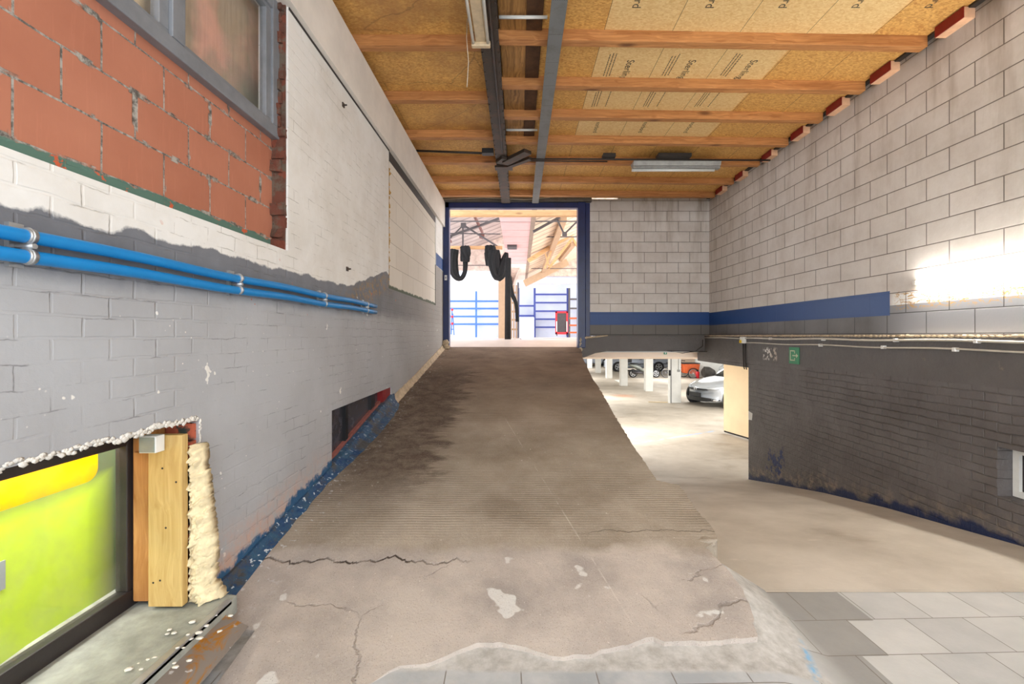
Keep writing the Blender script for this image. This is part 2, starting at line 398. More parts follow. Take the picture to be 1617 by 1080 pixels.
    gr = n.ma('MULTIPLY', n.st(g, .1, .8), n.ma('MULTIPLY', n.band(n.Y, 2.95, 6.8, .3), n.mr(n.noi(2, 4), .38, .55, .25, 1)))
    gd = n.mix(n.ma('MULTIPLY', gr, .5), c, rgb(92,76,62)); n.col(gd)
    n.bump(n.ma('SUBTRACT', n.ma('ADD', n.ma('MULTIPLY', n.noi(60, 5, .7), .9), n.ma('MULTIPLY', n.noi(9, 4), .8)), n.ma('ADD', gr, n.ma('MULTIPLY', crk, 3))), .6, .008)
    return n.m
def mat_floor():
    n = N('floor_concrete', .7)
    c = n.mix(n.st(n.noi(1.3, 7, .62), .35, .7), rgb(204,196,184), rgb(172,163,150))
    c = n.mix(n.ma('MULTIPLY', n.st(n.Y, 7.2, 7.6), .75), c, n.mix(n.st(n.noi(.8, 6, .65), .35, .7), rgb(190,180,166), rgb(146,134,118)))
    c = n.mix(n.ma('MULTIPLY', n.st(n.noi(1.7, 4, .6, n.vec(n.ma('MULTIPLY', n.X, .5), n.Y, 1)), .6, .72), .35), c, rgb(120,98,76))
    c = n.mix(n.ma('MULTIPLY', n.st(n.noi(120, 2), .6, .75), .3), c, rgb(216,206,190))
    sc = n.noi(1, 6, .7, n.vec(n.ma('MULTIPLY', n.X, 3), n.ma('MULTIPLY', n.Y, 14), 0))
    c = n.mix(n.ma('MULTIPLY', n.st(sc, .62, .7), .45), c, rgb(226,216,202))
    # faded blue line on the garage floor
    bl = n.ma('ABSOLUTE', n.ma('SUBTRACT', n.Y, n.ma('MULTIPLY_ADD', n.X, .57, 8.84)))
    bf = n.ma('MULTIPLY', n.st(bl, .06, .05), n.ma('MULTIPLY', n.band(n.X, 2.6, 5.0, .05), n.st(n.noi(3,3), .42, .55)))
    c = n.mix(n.ma('MULTIPLY', bf, .8), c, rgb(150,172,204))
    oc = n.ma('MULTIPLY', n.band(n.X, 3.9, 4.6, .2), n.band(n.Y, 18.2, 18.9, .3))
    c = n.mix(n.ma('MULTIPLY', oc, .6), c, rgb(176,110,70))
    n.col(c); n.rough(n.mr(n.noi(2,4), .3, .7, .5, .8))
    n.bump(n.noi(30, 5, .65), .3, .006); return n.m
def mat_paving():
    n = N('paving_slabs', .8)
    X = n.ma('ADD', n.X, n.ma('MULTIPLY', n.Y, .03))
    v = n.vec(n.ma('SUBTRACT', X, .0625), n.ma('SUBTRACT', n.ma('SUBTRACT', n.Y, n.ma('MULTIPLY', n.ma('SUBTRACT', n.X, 1.4), .03)), .024), 0)
    bc, fac = n.brick(v, .305, .255, .0028, rgb(194,194,191), rgb(170,170,169), smooth=.2)
    c = n.mix(.45, bc, n.mix(n.st(n.noi(4, 6, .6), .35, .7), rgb(200,198,194), rgb(168,168,166)))
    # darker slabs close to the ramp
    lim = n.ma('ADD', n.ma('MULTIPLY_ADD', n.st(n.Y, 2.063, 2.065), .123, 1.547), n.ma('MULTIPLY', n.st(n.Y, 2.318, 2.32), .136))
    dk = n.ma('MULTIPLY', n.st(n.ma('SUBTRACT', lim, n.ma('ADD', n.X, n.ma('MULTIPLY', n.ma('SUBTRACT', n.Y, 2.3), .03))), -.001, .001), n.st(n.X, 1.28, 1.42))
    c = n.mix(n.ma('MULTIPLY', dk, .85), c, n.mix(n.noi(8,4), rgb(146,144,140), rgb(130,128,124)))
    c = n.mix(n.ma('MULTIPLY', n.st(n.X, 1.25, 1.1), .7), c, n.mix(n.st(n.noi(3, 5), .4, .6), rgb(184,186,188), rgb(146,152,158)))
    c = n.mix(n.ma('MULTIPLY', fac, .8), c, rgb(112,104,94))
    # cement smeared against the ramp
    xx = n.ma('ADD', n.X, n.ma('MULTIPLY', n.ma('SUBTRACT', n.noi(5, 5, .65), .5), .14))
    edge = n.pw(n.Y, [(2.0,1.30),(2.5,1.36),(2.9,1.30)])
    cf = n.ma('MULTIPLY', n.st(xx, 0, .012) if False else n.st(n.ma('SUBTRACT', edge, xx), -.01, .02), n.st(n.ma('ADD', n.Y, n.ma('MULTIPLY', n.ma('SUBTRACT', n.noi(6,4), .5), .05)), 1.845, 1.865))
    cem = n.mix(n.st(n.noi(14, 5, .7), .35, .7), rgb(196,194,190), rgb(156,152,146))
    c = n.mix(cf, c, cem)
    bl = n.ma('ABSOLUTE', n.ma('SUBTRACT', n.X, n.ma('MULTIPLY_ADD', n.Y, .35, .57)))
    c = n.mix(n.ma('MULTIPLY', n.ma('MULTIPLY', n.st(bl, .03, .0), n.st(n.Y, 2.15, 2.05)), n.st(n.noi(20, 4), .45, .6)), c, rgb(120,170,206))
    n.col(c)
    n.bump(n.ma('SUBTRACT', n.ma('MULTIPLY', n.noi(40, 5, .65), .5), n.ma('MULTIPLY', fac, n.ma('SUBTRACT', 1, cf))), .5, .006); return n.m
def mat_osb():
    n = N('strand_board', .6)
    d = n.ma('MULTIPLY', n.noi(9, 2), 3.2)
    cs, sn = n.ma('COSINE', d), n.ma('SINE', d)
    u = n.ma('ADD', n.ma('MULTIPLY', n.X, cs), n.ma('MULTIPLY', n.Y, sn))
    w = n.ma('SUBTRACT', n.ma('MULTIPLY', n.Y, cs), n.ma('MULTIPLY', n.X, sn))
    fl = n.vor(1, 'F1', n.vec(n.ma('MULTIPLY', n.X, 48), n.ma('MULTIPLY', n.Y, 95), 0), 'Color')
    f2 = n.noi(1, 4, .6, n.vec(n.ma('MULTIPLY', u, 18), n.ma('MULTIPLY', w, 85), 0))
    k = n.ma('ADD', n.ma('MULTIPLY', f2, .65), n.ma('MULTIPLY', fl, .35))
    c = n.mix(n.st(k, .3, .68), rgb(190,126,58), rgb(244,200,118))
    c2 = n.mix(n.st(k, .3, .68), rgb(224,182,116), rgb(250,222,164))
    # pale printed faces: five boards beside the grey beam nearest, three farther
    lim = n.ma('MULTIPLY_ADD', n.st(n.Y, 4.1, 4.11), -.62, 3.19)
    pale = n.ma('MULTIPLY', n.st(n.X, .755, .76), n.ma('MULTIPLY', n.st(n.ma('SUBTRACT', lim, n.X), 0, .004), n.st(n.Y, 6.4, 6.39)))
    c = n.mix(pale, c, c2)
    sx = n.ma('ABSOLUTE', n.ma('SUBTRACT', n.ma('FRACT', n.ma('DIVIDE', n.ma('ADD', n.X, 12.2-.757), .61)), .5))
    seam = n.ma('MULTIPLY', n.st(sx, .4955, .4975), n.ma('ADD', n.ma('MULTIPLY', n.st(n.X, .5, .6), 1), 0))
    c = n.mix(seam, c, rgb(86,54,26))
    lf = n.st(n.X, -.2, -.25)
    c = n.mix(n.ma('MULTIPLY', lf, n.st(n.noi(1.6, 5, .65), .42, .7)), c, rgb(176,128,76))
    sc = n.ma('MULTIPLY', n.vor(.9, 'DISTANCE_TO_EDGE', n.vec(n.ma('MULTIPLY', n.X, .8), n.ma('ADD', n.Y, n.ma('MULTIPLY', n.noi(3,3), .3)), 0)), 1)
    c = n.mix(n.ma('MULTIPLY', n.ma('MULTIPLY', n.st(sc, .004, .001), lf), .35), c, rgb(88,60,36))
    n.col(c); n.bump(k, .4, .006); return n.m
def mat_timber(name, a, b, along='x', knots=True, spec=.4):
    n = N(name, .6, 0, spec)
    L, P, Q = (n.X, n.Y, n.Z) if along == 'x' else ((n.Y, n.X, n.Z) if along == 'y' else (n.Z, n.X, n.Y))
    wob = n.ma('MULTIPLY', n.noi(1.6, 3, .6), .12)
    g = n.noi(1, 4, .6, n.vec(n.ma('MULTIPLY', L, 1.4), n.ma('MULTIPLY', n.ma('ADD', P, wob), 42), n.ma('MULTIPLY', n.ma('ADD', Q, wob), 42)), .6)
    c = n.mix(n.st(g, .32, .68), rgb(*a), rgb(*b))
    c = n.mix(n.ma('MULTIPLY', n.st(n.noi(.9, 4), .4, .7), .45), c, tuple(x*.72 for x in rgb(*a)[:3]))
    if knots:
        kn = n.vor(1, 'F1', n.vec(n.ma('MULTIPLY', L, 1.5), n.ma('MULTIPLY', P, 4.5), n.ma('MULTIPLY', Q, 4.5)))
        c = n.mix(n.ma('MULTIPLY', n.st(kn, .17, .06), .75), c, rgb(88,48,24))
    n.col(c); n.bump(g, .15, .003); return n.m
def mat_steel_paint(name, c, rust, amt, rough=.55):
    n = N(name, rough, .0)
    k = n.noi(7, 6, .7)
    n.col(n.mix(n.ma('MULTIPLY', n.st(k, .5, .62), amt), n.mix(n.noi(3, 4), rgb(*c), tuple(x*.75 for x in rgb(*c)[:3])), rgb(*rust)))
    n.bump(n.noi(60, 4), .2, .003); return n.m
def mat_brick_broken():
    n = N('broken_brick', .95)
    c = n.mix(n.vor(14, 'F1', None, 'Color'), rgb(124,62,44), rgb(74,58,48))
    c = n.mix(n.st(n.noi(11, 5, .7), .5, .6), c, rgb(98,86,74))
    c = n.mix(n.st(n.noi(16, 4, .7), .62, .68), c, rgb(52,42,36))
    n.col(c); n.bump(n.noi(40, 5, .7), .7, .01); return n.m
def mat_green_sheet():
    # out-of-focus lime poster behind dusty glass
    n = N('lime_poster', .6)
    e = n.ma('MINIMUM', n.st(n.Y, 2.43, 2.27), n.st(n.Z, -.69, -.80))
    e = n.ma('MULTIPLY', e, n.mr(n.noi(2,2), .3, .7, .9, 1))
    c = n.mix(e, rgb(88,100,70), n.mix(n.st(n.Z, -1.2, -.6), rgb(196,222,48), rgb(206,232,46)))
    n.col(c)
    return n.m
def mat_pane():
    n = N('window_glass', .08)
    t = n.t.nodes.new('ShaderNodeBsdfTransparent'); g = n.t.nodes.new('ShaderNodeBsdfGlossy'); g.inputs['Roughness'].default_value = .06
    fr = n.t.nodes.new('ShaderNodeFresnel'); fr.inputs[0].default_value = 1.45
    mx = n.t.nodes.new('ShaderNodeMixShader'); dn = n.t.nodes.new('ShaderNodeMixShader'); df = n.t.nodes.new('ShaderNodeBsdfDiffuse')
    df.inputs[0].default_value = rgb(190,190,180)
    n.t.links.new(n.ma('MULTIPLY', n.st(n.noi(7, 5, .7), .4, .8), .13), dn.inputs[0])
    n.t.links.new(t.outputs[0], dn.inputs[1]); n.t.links.new(df.outputs[0], dn.inputs[2])
    lw = n.t.nodes.new('ShaderNodeLayerWeight'); n.t.links.new(n.ma('MULTIPLY_ADD', n.ma('POWER', lw.outputs['Facing'], 4), .6, .04), mx.inputs[0]); n.t.links.new(dn.outputs[0], mx.inputs[1]); n.t.links.new(g.outputs[0], mx.inputs[2])
    n.t.links.new(mx.outputs[0], n.out.inputs[0]); return n.m
def mat_pane_backing():
    n = N('pink_reflection', .8)  # board colours imitate pink and beige reflections in the window glass
    k = n.noi(1, 4, .55, n.vec(n.ma('MULTIPLY', n.Y, 3.2), n.ma('MULTIPLY', n.Z, 1.6), 0), .5)
    c = n.mix(n.st(k, .4, .58), rgb(226,176,158), rgb(176,160,140))
    c = n.mix(n.st(n.Y, 2.06, 2.02), c, rgb(240,214,176))
    c = n.mix(n.ma('MULTIPLY', n.st(n.Y, 2.62, 2.8), n.st(n.ma('ADD', n.Z, n.ma('MULTIPLY', k, .5)), 1.95, 1.75)), c, rgb(150,146,130))
    n.col(c); n.bump(n.noi(1, 2, .5, n.vec(n.ma('MULTIPLY', n.Y, 18), n.Z, 0)), .4, .02); return n.m
def mat_corrugated(name, a, b, rib=.18, along='y'):
    n = N(name, .6)
    s = n.ma('SINE', n.ma('MULTIPLY', n.Y if along == 'y' else n.X, 2*PI/rib))
    c = n.mix(n.st(n.noi(.8, 4), .35, .7), rgb(*a), rgb(*b))
    c = n.mix(n.ma('MULTIPLY', n.st(s, .55, .95), .6), c, tuple(x*.25 for x in rgb(*a)[:3]))
    n.col(c); n.bump(s, .4, .03); return n.m

MT = dict(
 left=mat_left(), blocks=mat_blocks('painted_blocks'), blocks_back=mat_blocks('painted_blocks_back', True), dark=mat_dark_brick(),
 terra=mat_terracotta(), air=mat_aircrete(), ramp=mat_ramp(), floor=mat_floor(), pave=mat_paving(), osb=mat_osb(),
 joist=mat_timber('joist_timber', (164,106,58), (212,152,94)), joist_y=mat_timber('ply_patch', (120,84,46), (196,146,84), 'y', True),
 stud=mat_timber('stud_timber', (186,150,88), (214,184,122), 'z'), stud2=mat_timber('stud_timber_dark', (158,104,54), (190,138,82), 'z'),
 steel=mat_steel_paint('blackened_steel', (58,48,40), (92,58,38), .6), grey=mat_steel_paint('grey_painted_steel', (122,126,128), (96,96,94), .5),
 blue=mat_steel_paint('blue_painted_steel', (22,42,98), (14,26,64), .5, .35), lintel=mat_steel_paint('grey_lintel', (98,94,86), (70,64,56), .6),
 frame=plain('grey_window_frame', (122,126,132), .4), brk=mat_brick_broken(), green=mat_green_sheet(), pane=mat_pane(), pane_backing=mat_pane_backing(),
 dkframe=plain('dark_window_frame', (44,38,38), .5, bump=.2), yellow=plain('yellow_plastic', (246,206,10), .4), foam=plain('expanding_foam', (226,210,172), .9, 0, .15, 20, .6),
 sill=plain('stone_sill', (146,148,140), .8, 0, .25, 7, .5), bluep=plain('blue_skirting_paint', (20,72,122), .6, 0, .5, 16, .8),
 cream=plain('cream_mortar', (190,172,146), .9, 0, .2, 9, .8), zinc=plain('zinc', (176,178,180), .35, .7), pipe=plain('blue_pvc', (16,128,196), .4, 0, .05),
 white=plain('white_paint', (236,236,232), .6, 0, .04), offw=plain('tube_glass', (226,228,224), .25, 0, .03), red=plain('red_paint', (128,10,14), .5),
 pinkwood=plain('pale_wood_end', (232,186,150), .7), black=plain('black_cloth', (20,20,22), .9, 0, .3, 20), ink=plain('print_ink', (78,66,52), .8),
 plaster=plain('plaster_chips', (226,222,214), .95, 0, .12, 20, .8), peach=plain('peach_wall', (232,206,182), .7, 0, .06, 2), gwhite=plain('garage_white', (238,238,234), .6, 0, .04, 3),
 hallfloor=plain('hall_floor', (232,222,214), .28, 0, .06, 3), pinkp=plain('pink_insulation', (226,186,188), .7, 0, .06, 2), hwhite=plain('hall_white_wall', (196,204,222), .7, 0, .05, 1.5),
 rackb=plain('rack_blue', (52,100,184), .45), orange=plain('orange_box_wood', (196,88,40), .6), redb=plain('bright_red', (214,30,44), .4), slate=plain('dark_board', (66,62,66), .6, 0, .2, 15),
 beamb=mat_timber('orange_beam', (206,156,108), (232,188,138)), hbrick=plain('hall_old_brick', (196,176,166), .9, 0, .25, 4, .5), tan=plain('tan_panel', (184,156,128), .7, 0, .05),
 roofl=mat_corrugated('roof_sheet_grey', (190,180,178), (160,148,146), .62), roofr=mat_corrugated('roof_sheet_cream', (226,204,180), (196,170,148), .62),
 darksteel=plain('dark_steel', (84,80,82), .5, .3), silver=plain('silver_car_paint', (206,212,220), .18, .35, .02), silver2=plain('silver_blue_paint', (176,186,202), .25, .35, .02), glass=plain('car_glass', (24,28,34), .08, 0, .02),
 tyre=plain('tyre_rubber', (20,20,22), .85), alloy=plain('alloy', (196,198,202), .3, .7, .02), blackp=plain('black_plastic', (22,23,26), .5), lamp=plain('headlamp', (222,228,236), .1, .3, .02),
 chrome=plain('chrome', (220,222,226), .15, .9, .02), taill=plain('tail_lamp', (190,30,28), .3), ply=plain('pale_plywood', (238,212,174), .6, 0, .05, 2), sign=plain('sign_green', (46,140,94), .45, 0, .08),
 signpale=plain('sign_pale', (196,208,176), .5, 0, .1), plastic=plain('clear_sheeting', (206,210,214), .3, 0, .12, 6), cable=plain('dirty_cable', (200,190,170), .6), dkcable=plain('dark_conduit', (44,38,34), .6),
 pvcw=plain('white_pvc_conduit', (206,200,188), .45, 0, .1), wood=plain('plain_plank', (222,200,160), .7), scoot=plain('scooter_grey', (120,124,118), .4, .2),
 batten=plain('lamp_body_cream', (206,186,154), .5, 0, .15, 10), batteng=plain('lamp_body_grey', (150,150,146), .4, .1, .15, 10), smear=None,
)
def mat_smear():
    n = N('smeared_sheet', .35, .55)
    k = n.noi(1, 5, .7, n.vec(n.ma('MULTIPLY', n.X, 9), n.ma('MULTIPLY', n.Y, 4), 0), .8)
    c = n.mix(n.st(k, .52, .6), rgb(160,152,144), rgb(196,136,54))
    c = n.mix(n.st(n.noi(16, 4), .62, .66), c, rgb(226,226,226)); n.col(c); return n.m
MT['smear'] = mat_smear()
def mat_trans():
    n = N('yellow_translucent', .4); n.col(rgb(250,208,14)); t = n.t.nodes.new('ShaderNodeBsdfTranslucent'); t.inputs[0].default_value = rgb(252,214,20); m = n.t.nodes.new('ShaderNodeMixShader'); m.inputs[0].default_value = .65
    n.t.links.new(n.b.outputs[0], m.inputs[1]); n.t.links.new(t.outputs[0], m.inputs[2]); n.t.links.new(m.outputs[0], n.out.inputs[0]); return n.m
MT['yellow_t'] = mat_trans(); MT['soffit'] = plain('soffit_paint', (250,228,208), .7, 0, .04, 2)  # peach paled to stand in for light missing on the garage soffit
MT['tube'] = emit('lit_tube', (255,248,236), 125)
MT['bulb'] = emit('lit_bulb', (255,240,214), 60)
# ================================================================== THE SHELL
def panel(name, mat, axis, c, t, u0, u1, v0, v1, holes, jitter=0):
    """wall with rectangular holes; axis 'x': plane x=c, u is depth; axis 'y': plane y=c, u is x; t = thickness behind the face"""
    us = sorted({u0, u1} | {min(max(h[i], u0), u1) for h in holes for i in (0, 1)}); vs = sorted({v0, v1} | {min(max(h[i], v0), v1) for h in holes for i in (2, 3)})
    def full(i, j):
        if i < 0 or j < 0 or i >= len(us)-1 or j >= len(vs)-1: return False
        um, vm = (us[i]+us[i+1])/2, (vs[j]+vs[j+1])/2
        return not any(h[0] < um < h[1] and h[2] < vm < h[3] for h in holes)
    b = B()
    P = (lambda u, v, w: (w, u, v)) if axis == 'x' else (lambda u, v, w: (u, w, v))
    for i in range(len(us)-1):
        for j in range(len(vs)-1):
            if not full(i, j): continue
            a0, a1, z0, z1 = us[i], us[i+1], vs[j], vs[j+1]
            b.poly([P(a0,z0,c), P(a1,z0,c), P(a1,z1,c), P(a0,z1,c)]); b.poly([P(a0,z0,c+t), P(a0,z1,c+t), P(a1,z1,c+t), P(a1,z0,c+t)])
            if not full(i-1, j): b.poly([P(a0,z0,c), P(a0,z1,c), P(a0,z1,c+t), P(a0,z0,c+t)])
            if not full(i+1, j): b.poly([P(a1,z0,c), P(a1,z0,c+t), P(a1,z1,c+t), P(a1,z1,c)])
            if not full(i, j-1): b.poly([P(a0,z0,c), P(a0,z0,c+t), P(a1,z0,c+t), P(a1,z0,c)])
            if not full(i, j+1): b.poly([P(a0,z1,c), P(a1,z1,c), P(a1,z1,c+t), P(a0,z1,c+t)])
    bmesh.ops.remove_doubles(b.bm, verts=b.bm.verts, dist=1e-5)
    return struct(b.build(name, mat))
YB = -.6      # entrance plane behind the camera
def ramp_h(y): return -(1.645-.155*y)
WALLX, RX, RXL = -1.5, 3.755, 3.66

# left wall: opening with blocks and window, infilled opening, cellar window, low vent window
wl = panel('wall_left', MT['left'], 'x', WALLX, -.30, YB, 9.0, -2.7, 2.2, [(.35,2.955,.55,2.15), (5.235,8.17,.545,2.2), (.3,2.13,-1.27,-.388), (3.644,5.35,-1.25,-.6)])
# thicker smooth band over the brickwork
b = B(); b.box(WALLX-.3, WALLX+.042, YB, 9.0, 2.135, 2.618); struct(b.build('trim_1', plain('smooth_white_render', (228,222,214), .8, 0, .07, 2.2, .2)))
b = B(); b.box(WALLX-.1, WALLX+.006, 2.96, 5.24, 2.12, 2.136); b.box(WALLX-.12, WALLX-.004, 5.24, 8.17, 2.03, 2.136); struct(b.build('trim_2', MT['dkcable']))
b = B(); b.box(WALLX-.28, WALLX-.095, .35, 2.954, .55, 1.262); b.box(WALLX-.28,WALLX-.095, .35, .5, 1.2, 2.15); ti = struct(b.build('wall_infill', MT['terra']))
b = B(); b.box(WALLX-.28, WALLX-.012, 5.30, 8.168, .546, 2.125); struct(b.build('wall_block_infill', MT['air']))
# foam squeezed from the joint left of the block infill
b = B(); rnd = random.Random(3)
for i in range(46):
    z = .62+1.42*i/45; b.sphere((WALLX-.03, 5.27+rnd.uniform(-.012,.012), z), rnd.uniform(.018,.034), 2, .5, (1,1,1), i)
f1 = b.build('joint_foam', plain('aged_foam', (176,136,66), .9, 0, .3, 30, .5))
tag(f1, 'brown expanding foam squeezed along the left joint of the pale block infill', 'foam', kind='stuff')
# broken brick reveal right of the window
rnd = random.Random(5)
b = B(); z = .55
while z < 2.15:
    hh = rnd.uniform(.055, .075); w = rnd.uniform(.035, .095)
    cx, y0 = WALLX-.095+w*.25, 2.93
    x0 = WALLX-.098-rnd.uniform(0,.01); x1 = WALLX-.004-rnd.uniform(0,.03)
    v0 = 2.955-rnd.uniform(.012, .05)
    c = [(x0,v0+rnd.uniform(-.01,.01),z), (x1,v0+rnd.uniform(-.012,.012),z+rnd.uniform(0,.006)), (x1,v0+rnd.uniform(-.012,.012),z+hh), (x0,v0+rnd.uniform(-.01,.01),z+hh)]
    b.prism(c, (0, .07, 0)); z += hh+rnd.uniform(.004,.014)
b.box(WALLX-.1, WALLX-.012, 2.938, 2.956, .55, 2.15)
bmesh.ops.subdivide_edges(b.bm, edges=b.bm.edges[:], cuts=2, use_grid_fill=True)
for v in b.bm.verts:
    v.co += Vector((noise.noise(v.co*30), noise.noise(v.co*27+Vector((5,0,0))), noise.noise(v.co*33)))*.007
struct(b.build('trim_brick_reveal', MT['brk']))

# right wall: block upper part, thick painted lower part, concrete band
panel('wall_right', MT['blocks'], 'x', RX, .25, YB, 9.25, -.005, 2.70, [])
wr = panel('wall_right_lower', MT['dark'], 'x', RXL, .35, YB, 7.27, -2.9, 0, [(2.75,3.485,-1.226,-.848)])
b = B(); b.box(RXL, RXL+.35, 7.27, 9.35, -.512, 0); struct(b.build('wall_right_lintel', MT['dark']))
b = B(); b.box(RXL-.004, RXL+.10, YB, 9.0, 0, .012); lg = struct(b.build('trim_ledge', plain('crumbly_mortar_ledge', (178,166,150), .9, 0, .25, 14, .8)))
# pale crumbling mortar edge on the ledge
b = B(); n_ = 120
for i in range(n_):
    y = 2.2+6.6*i/n_; b.sphere((RXL-.002, y, -.004), .012+.010*abs(noise.noise(Vector((y*5,0,0)))), 1, .4, (1,2.6,1), i)
cr = b.build('mortar_crumbs', MT['cream'], lg); cr['kind'] = 'structure'
# back wall
panel('wall_back', MT['blocks_back'], 'y', 9.0, .25, 1.30, RX+.1, -.005, 2.70, [])
b = B(); b.box(1.95, RX+.1, 9.0, 9.2, 2.70, 2.758); struct(b.build('wall_back_top', MT['blocks_back']))
b = B()   # edge beam of the upper floor with haunch at its left end
b.prism([(1.22,8.97,-.16),(1.25,8.97,-.04),(1.55,8.97,-.022),(1.72,8.97,0),(3.66,8.97,0),(3.66,8.97,-.31),(1.72,8.97,-.31),(1.5,8.97,-.345),(1.28,8.97,-.43),(1.2,8.97,-.44)], (0,.42,0))
bm_ = struct(b.build('wall_edge_beam', MT['dark'], bevel=.006))
b = B()
for i in range(26):
    t = i/25; b.sphere((1.22+.5*t, 8.95+.03*noise.noise(Vector((t*9,1,0))), -.05+.05*t), .032-.012*t, 2, .5, (1.2,.8,.7), i)
for i in range(12):
    t = i/11; b.sphere((1.2+.03*noise.noise(Vector((t*7,3,0))), 8.95, -.06-.34*t), .038, 2, .5, (.9,.9,1), i+40)
o = b.build('broken_concrete_edge', MT['cream'], bm_); o['kind'] = 'structure'

# floors -------------------------------------------------------------
FH = [(-3,-1.45),(2.6,-1.45),(3.31,-1.532),(3.87,-1.618),(4.54,-1.716),(5.48,-1.89),(6.4,-2.095),(7.27,-2.295),(7.8,-2.385),(8.4,-2.435),(9.5,-2.45),(60,-2.45)]
def floor_h(y):
    for (a, p), (c, q) in zip(FH, FH[1:]):
        if a <= y <= c: return p+(q-p)*(y-a)/(c-a)
    return -2.45
b = B(); ys = [2.575+.1*i for i in range(78)]+[12,16,20,26,32,38,46]; xs = [.95, 1.5, 2.2, 3.0, 3.7]
gr = [[b.v(x, y, floor_h(y)) for x in xs] for y in ys]
for a, c in zip(gr, gr[1:]):
    for k in range(len(xs)-1): b.bm.faces.new((a[k], a[k+1], c[k+1], c[k])).smooth = True
ys = [7.2+.1*i for i in range(24)]+[46]
gr = [[b.v(x, y, floor_h(y)) for x in (3.7, 20)] for y in ys]
for a, c in zip(gr, gr[1:]): b.bm.faces.new((a[0], a[1], c[1], c[0])).smooth = True
struct(b.build('floor', MT['floor']))
b = B(); xs = [-3.2,-1.2,.6,.9,1.0,1.05,1.1,1.15,1.2,1.25,1.3,1.35,1.4,1.5,2.6,3.8]; ys = [-3,0,1,1.5,1.8,1.9,2.0,2.1,2.2,2.3,2.4,2.5,2.6]
EDGE = [(-9,1.04),(1.99,1.04),(2.12,1.08),(2.27,1.147),(2.38,1.16),(2.45,1.118),(2.655,1.09),(2.73,1.19),(9,1.19)]
def edge_x(y):
    for (a, p), (c, q) in zip(EDGE, EDGE[1:]):
        if a <= y <= c: return p+(q-p)*(y-a)/(c-a)
def pav_h(x, y):
    e = edge_x(y); k = min(max((x-e)/(1.40-e), 0), 1); a = max(min(ramp_h(max(y, 1.93)), ramp_h(2.6)), -1.40)-.022
    a = min(a, -1.355) if x < e-.06 else a
    return a*(1-k)-1.452*k
gr = [[b.v(x, y, pav_h(x, y)+(0 if y < 2.55 else (.012 if x > 1.3 else 0))*0) for x in xs] for y in ys]
for a, c in zip(gr, gr[1:]):
    for k in range(len(xs)-1): b.bm.faces.new((a[k], a[k+1], c[k+1], c[k])).smooth = True
struct(b.build('floor_paving', MT['pave']))
# cement wedge between ramp and side lane
b = B(); ys = [2.58+.04*i for i in range(9)]; gr = []
for y in ys:
    e = edge_x(y)-.03; o_ = 1.40-(y-2.58)*.5; gr.append([b.v(e+(o_-e)*k/5+.01*noise.noise(Vector((y*20,k,0))), y, (ramp_h(y)-.02-(y-2.58)*.5)*(1-k/5)-1.456*k/5) for k in range(6)])
for a, c in zip(gr, gr[1:]):
    for k in range(5): b.bm.faces.new((a[k], a[k+1], c[k+1], c[k])).smooth = True
struct(b.build('floor_cement_wedge', plain('pale_cement', (208,204,198), .9, 0, .12, 12, .6)))

def px_ramp(x, y):
    z = 1182.6/(y-530+111.4); return ((x-820)*z/F, z)
front = [(560,1092),(614,1061),(632,1050),(651,1049),(680,1047),(708,1035),(735,1022),(753,1017),(790,1016),(815,1021),(830,1023),(871,1034),(890,1037),(912,1035),(935,1030),(960,1024),(991,1017),(1012,1010),(1032,1005),(1048,1012),(1070,1014),(1092,1010),(1115,1013),(1160,1009),(1197,1006),(1189,976),(1184,955),(1177,939),(1163,915),(1148,901),(1130,880),(1115,864),(1133,852),(1128,838),(1112,818),(1094,798),(1082,778),(1070,764),(1050,761),(1037,758),(1019,731),(1001,706),(988,684),(974,662),(958,634),(944,609)]
pts = [px_ramp(*p) for p in front]+[(1.06,6.54),(1.124,8.08),(1.169,8.5),(1.21,8.97),(1.21,9.15)]
pts = [(-1.52,9.15),(-1.52,2.1),(-1.19,2.05),(-1.185,1.2),(-.5,1.2),(-.5,1.75)]+pts
fine = []
for i in range(len(pts)):
    p, q = Vector(pts[i]), Vector(pts[(i+1) % len(pts)]); L = (q-p).length; k = max(1, int(L/.03)) if 5 <= i < len(pts)-6 else 1
    for j in range(k):
        c = p.lerp(q, j/k)
        if 6 <= i < len(pts)-5:
            c += Vector((noise.noise(Vector((c.x*22,c.y*22,0))), noise.noise(Vector((c.x*22,c.y*22,9)))))*.016
        fine.append((c.x, c.y))
b = B()
top = [b.v(x, y, ramp_h(y)) for x, y in fine]
bot = []
for x, y in fine:
    d = min(pav_h(x, y), ramp_h(y))-.03 if (y < 2.62 and x < 1.3) else floor_h(y)-.08
    dx = .0
    bot.append(b.v(x+.008*noise.noise(Vector((x*30,y*30,2))), y+.010*noise.noise(Vector((x*30,y*30,5))), min(d, ramp_h(y)-.02)))
b.bm.faces.new(top); nn = len(top)
for i in range(nn): b.bm.faces.new((top[i], bot[i], bot[(i+1) % nn], top[(i+1) % nn]))
rp = struct(b.build('floor_ramp', MT['ramp']))
# loose chunk on the ramp corner
b = B(); x_, y_ = px_ramp(1117, 852); b.sphere((x_, y_, ramp_h(y_)-.012), .05, 3, .35, (1.2,.8,.5), 4)
tag(b.build('concrete_chunk', MT['ramp']), 'broken grey concrete lump at the right edge of the ramp where the ribbed surface ends', 'rubble')
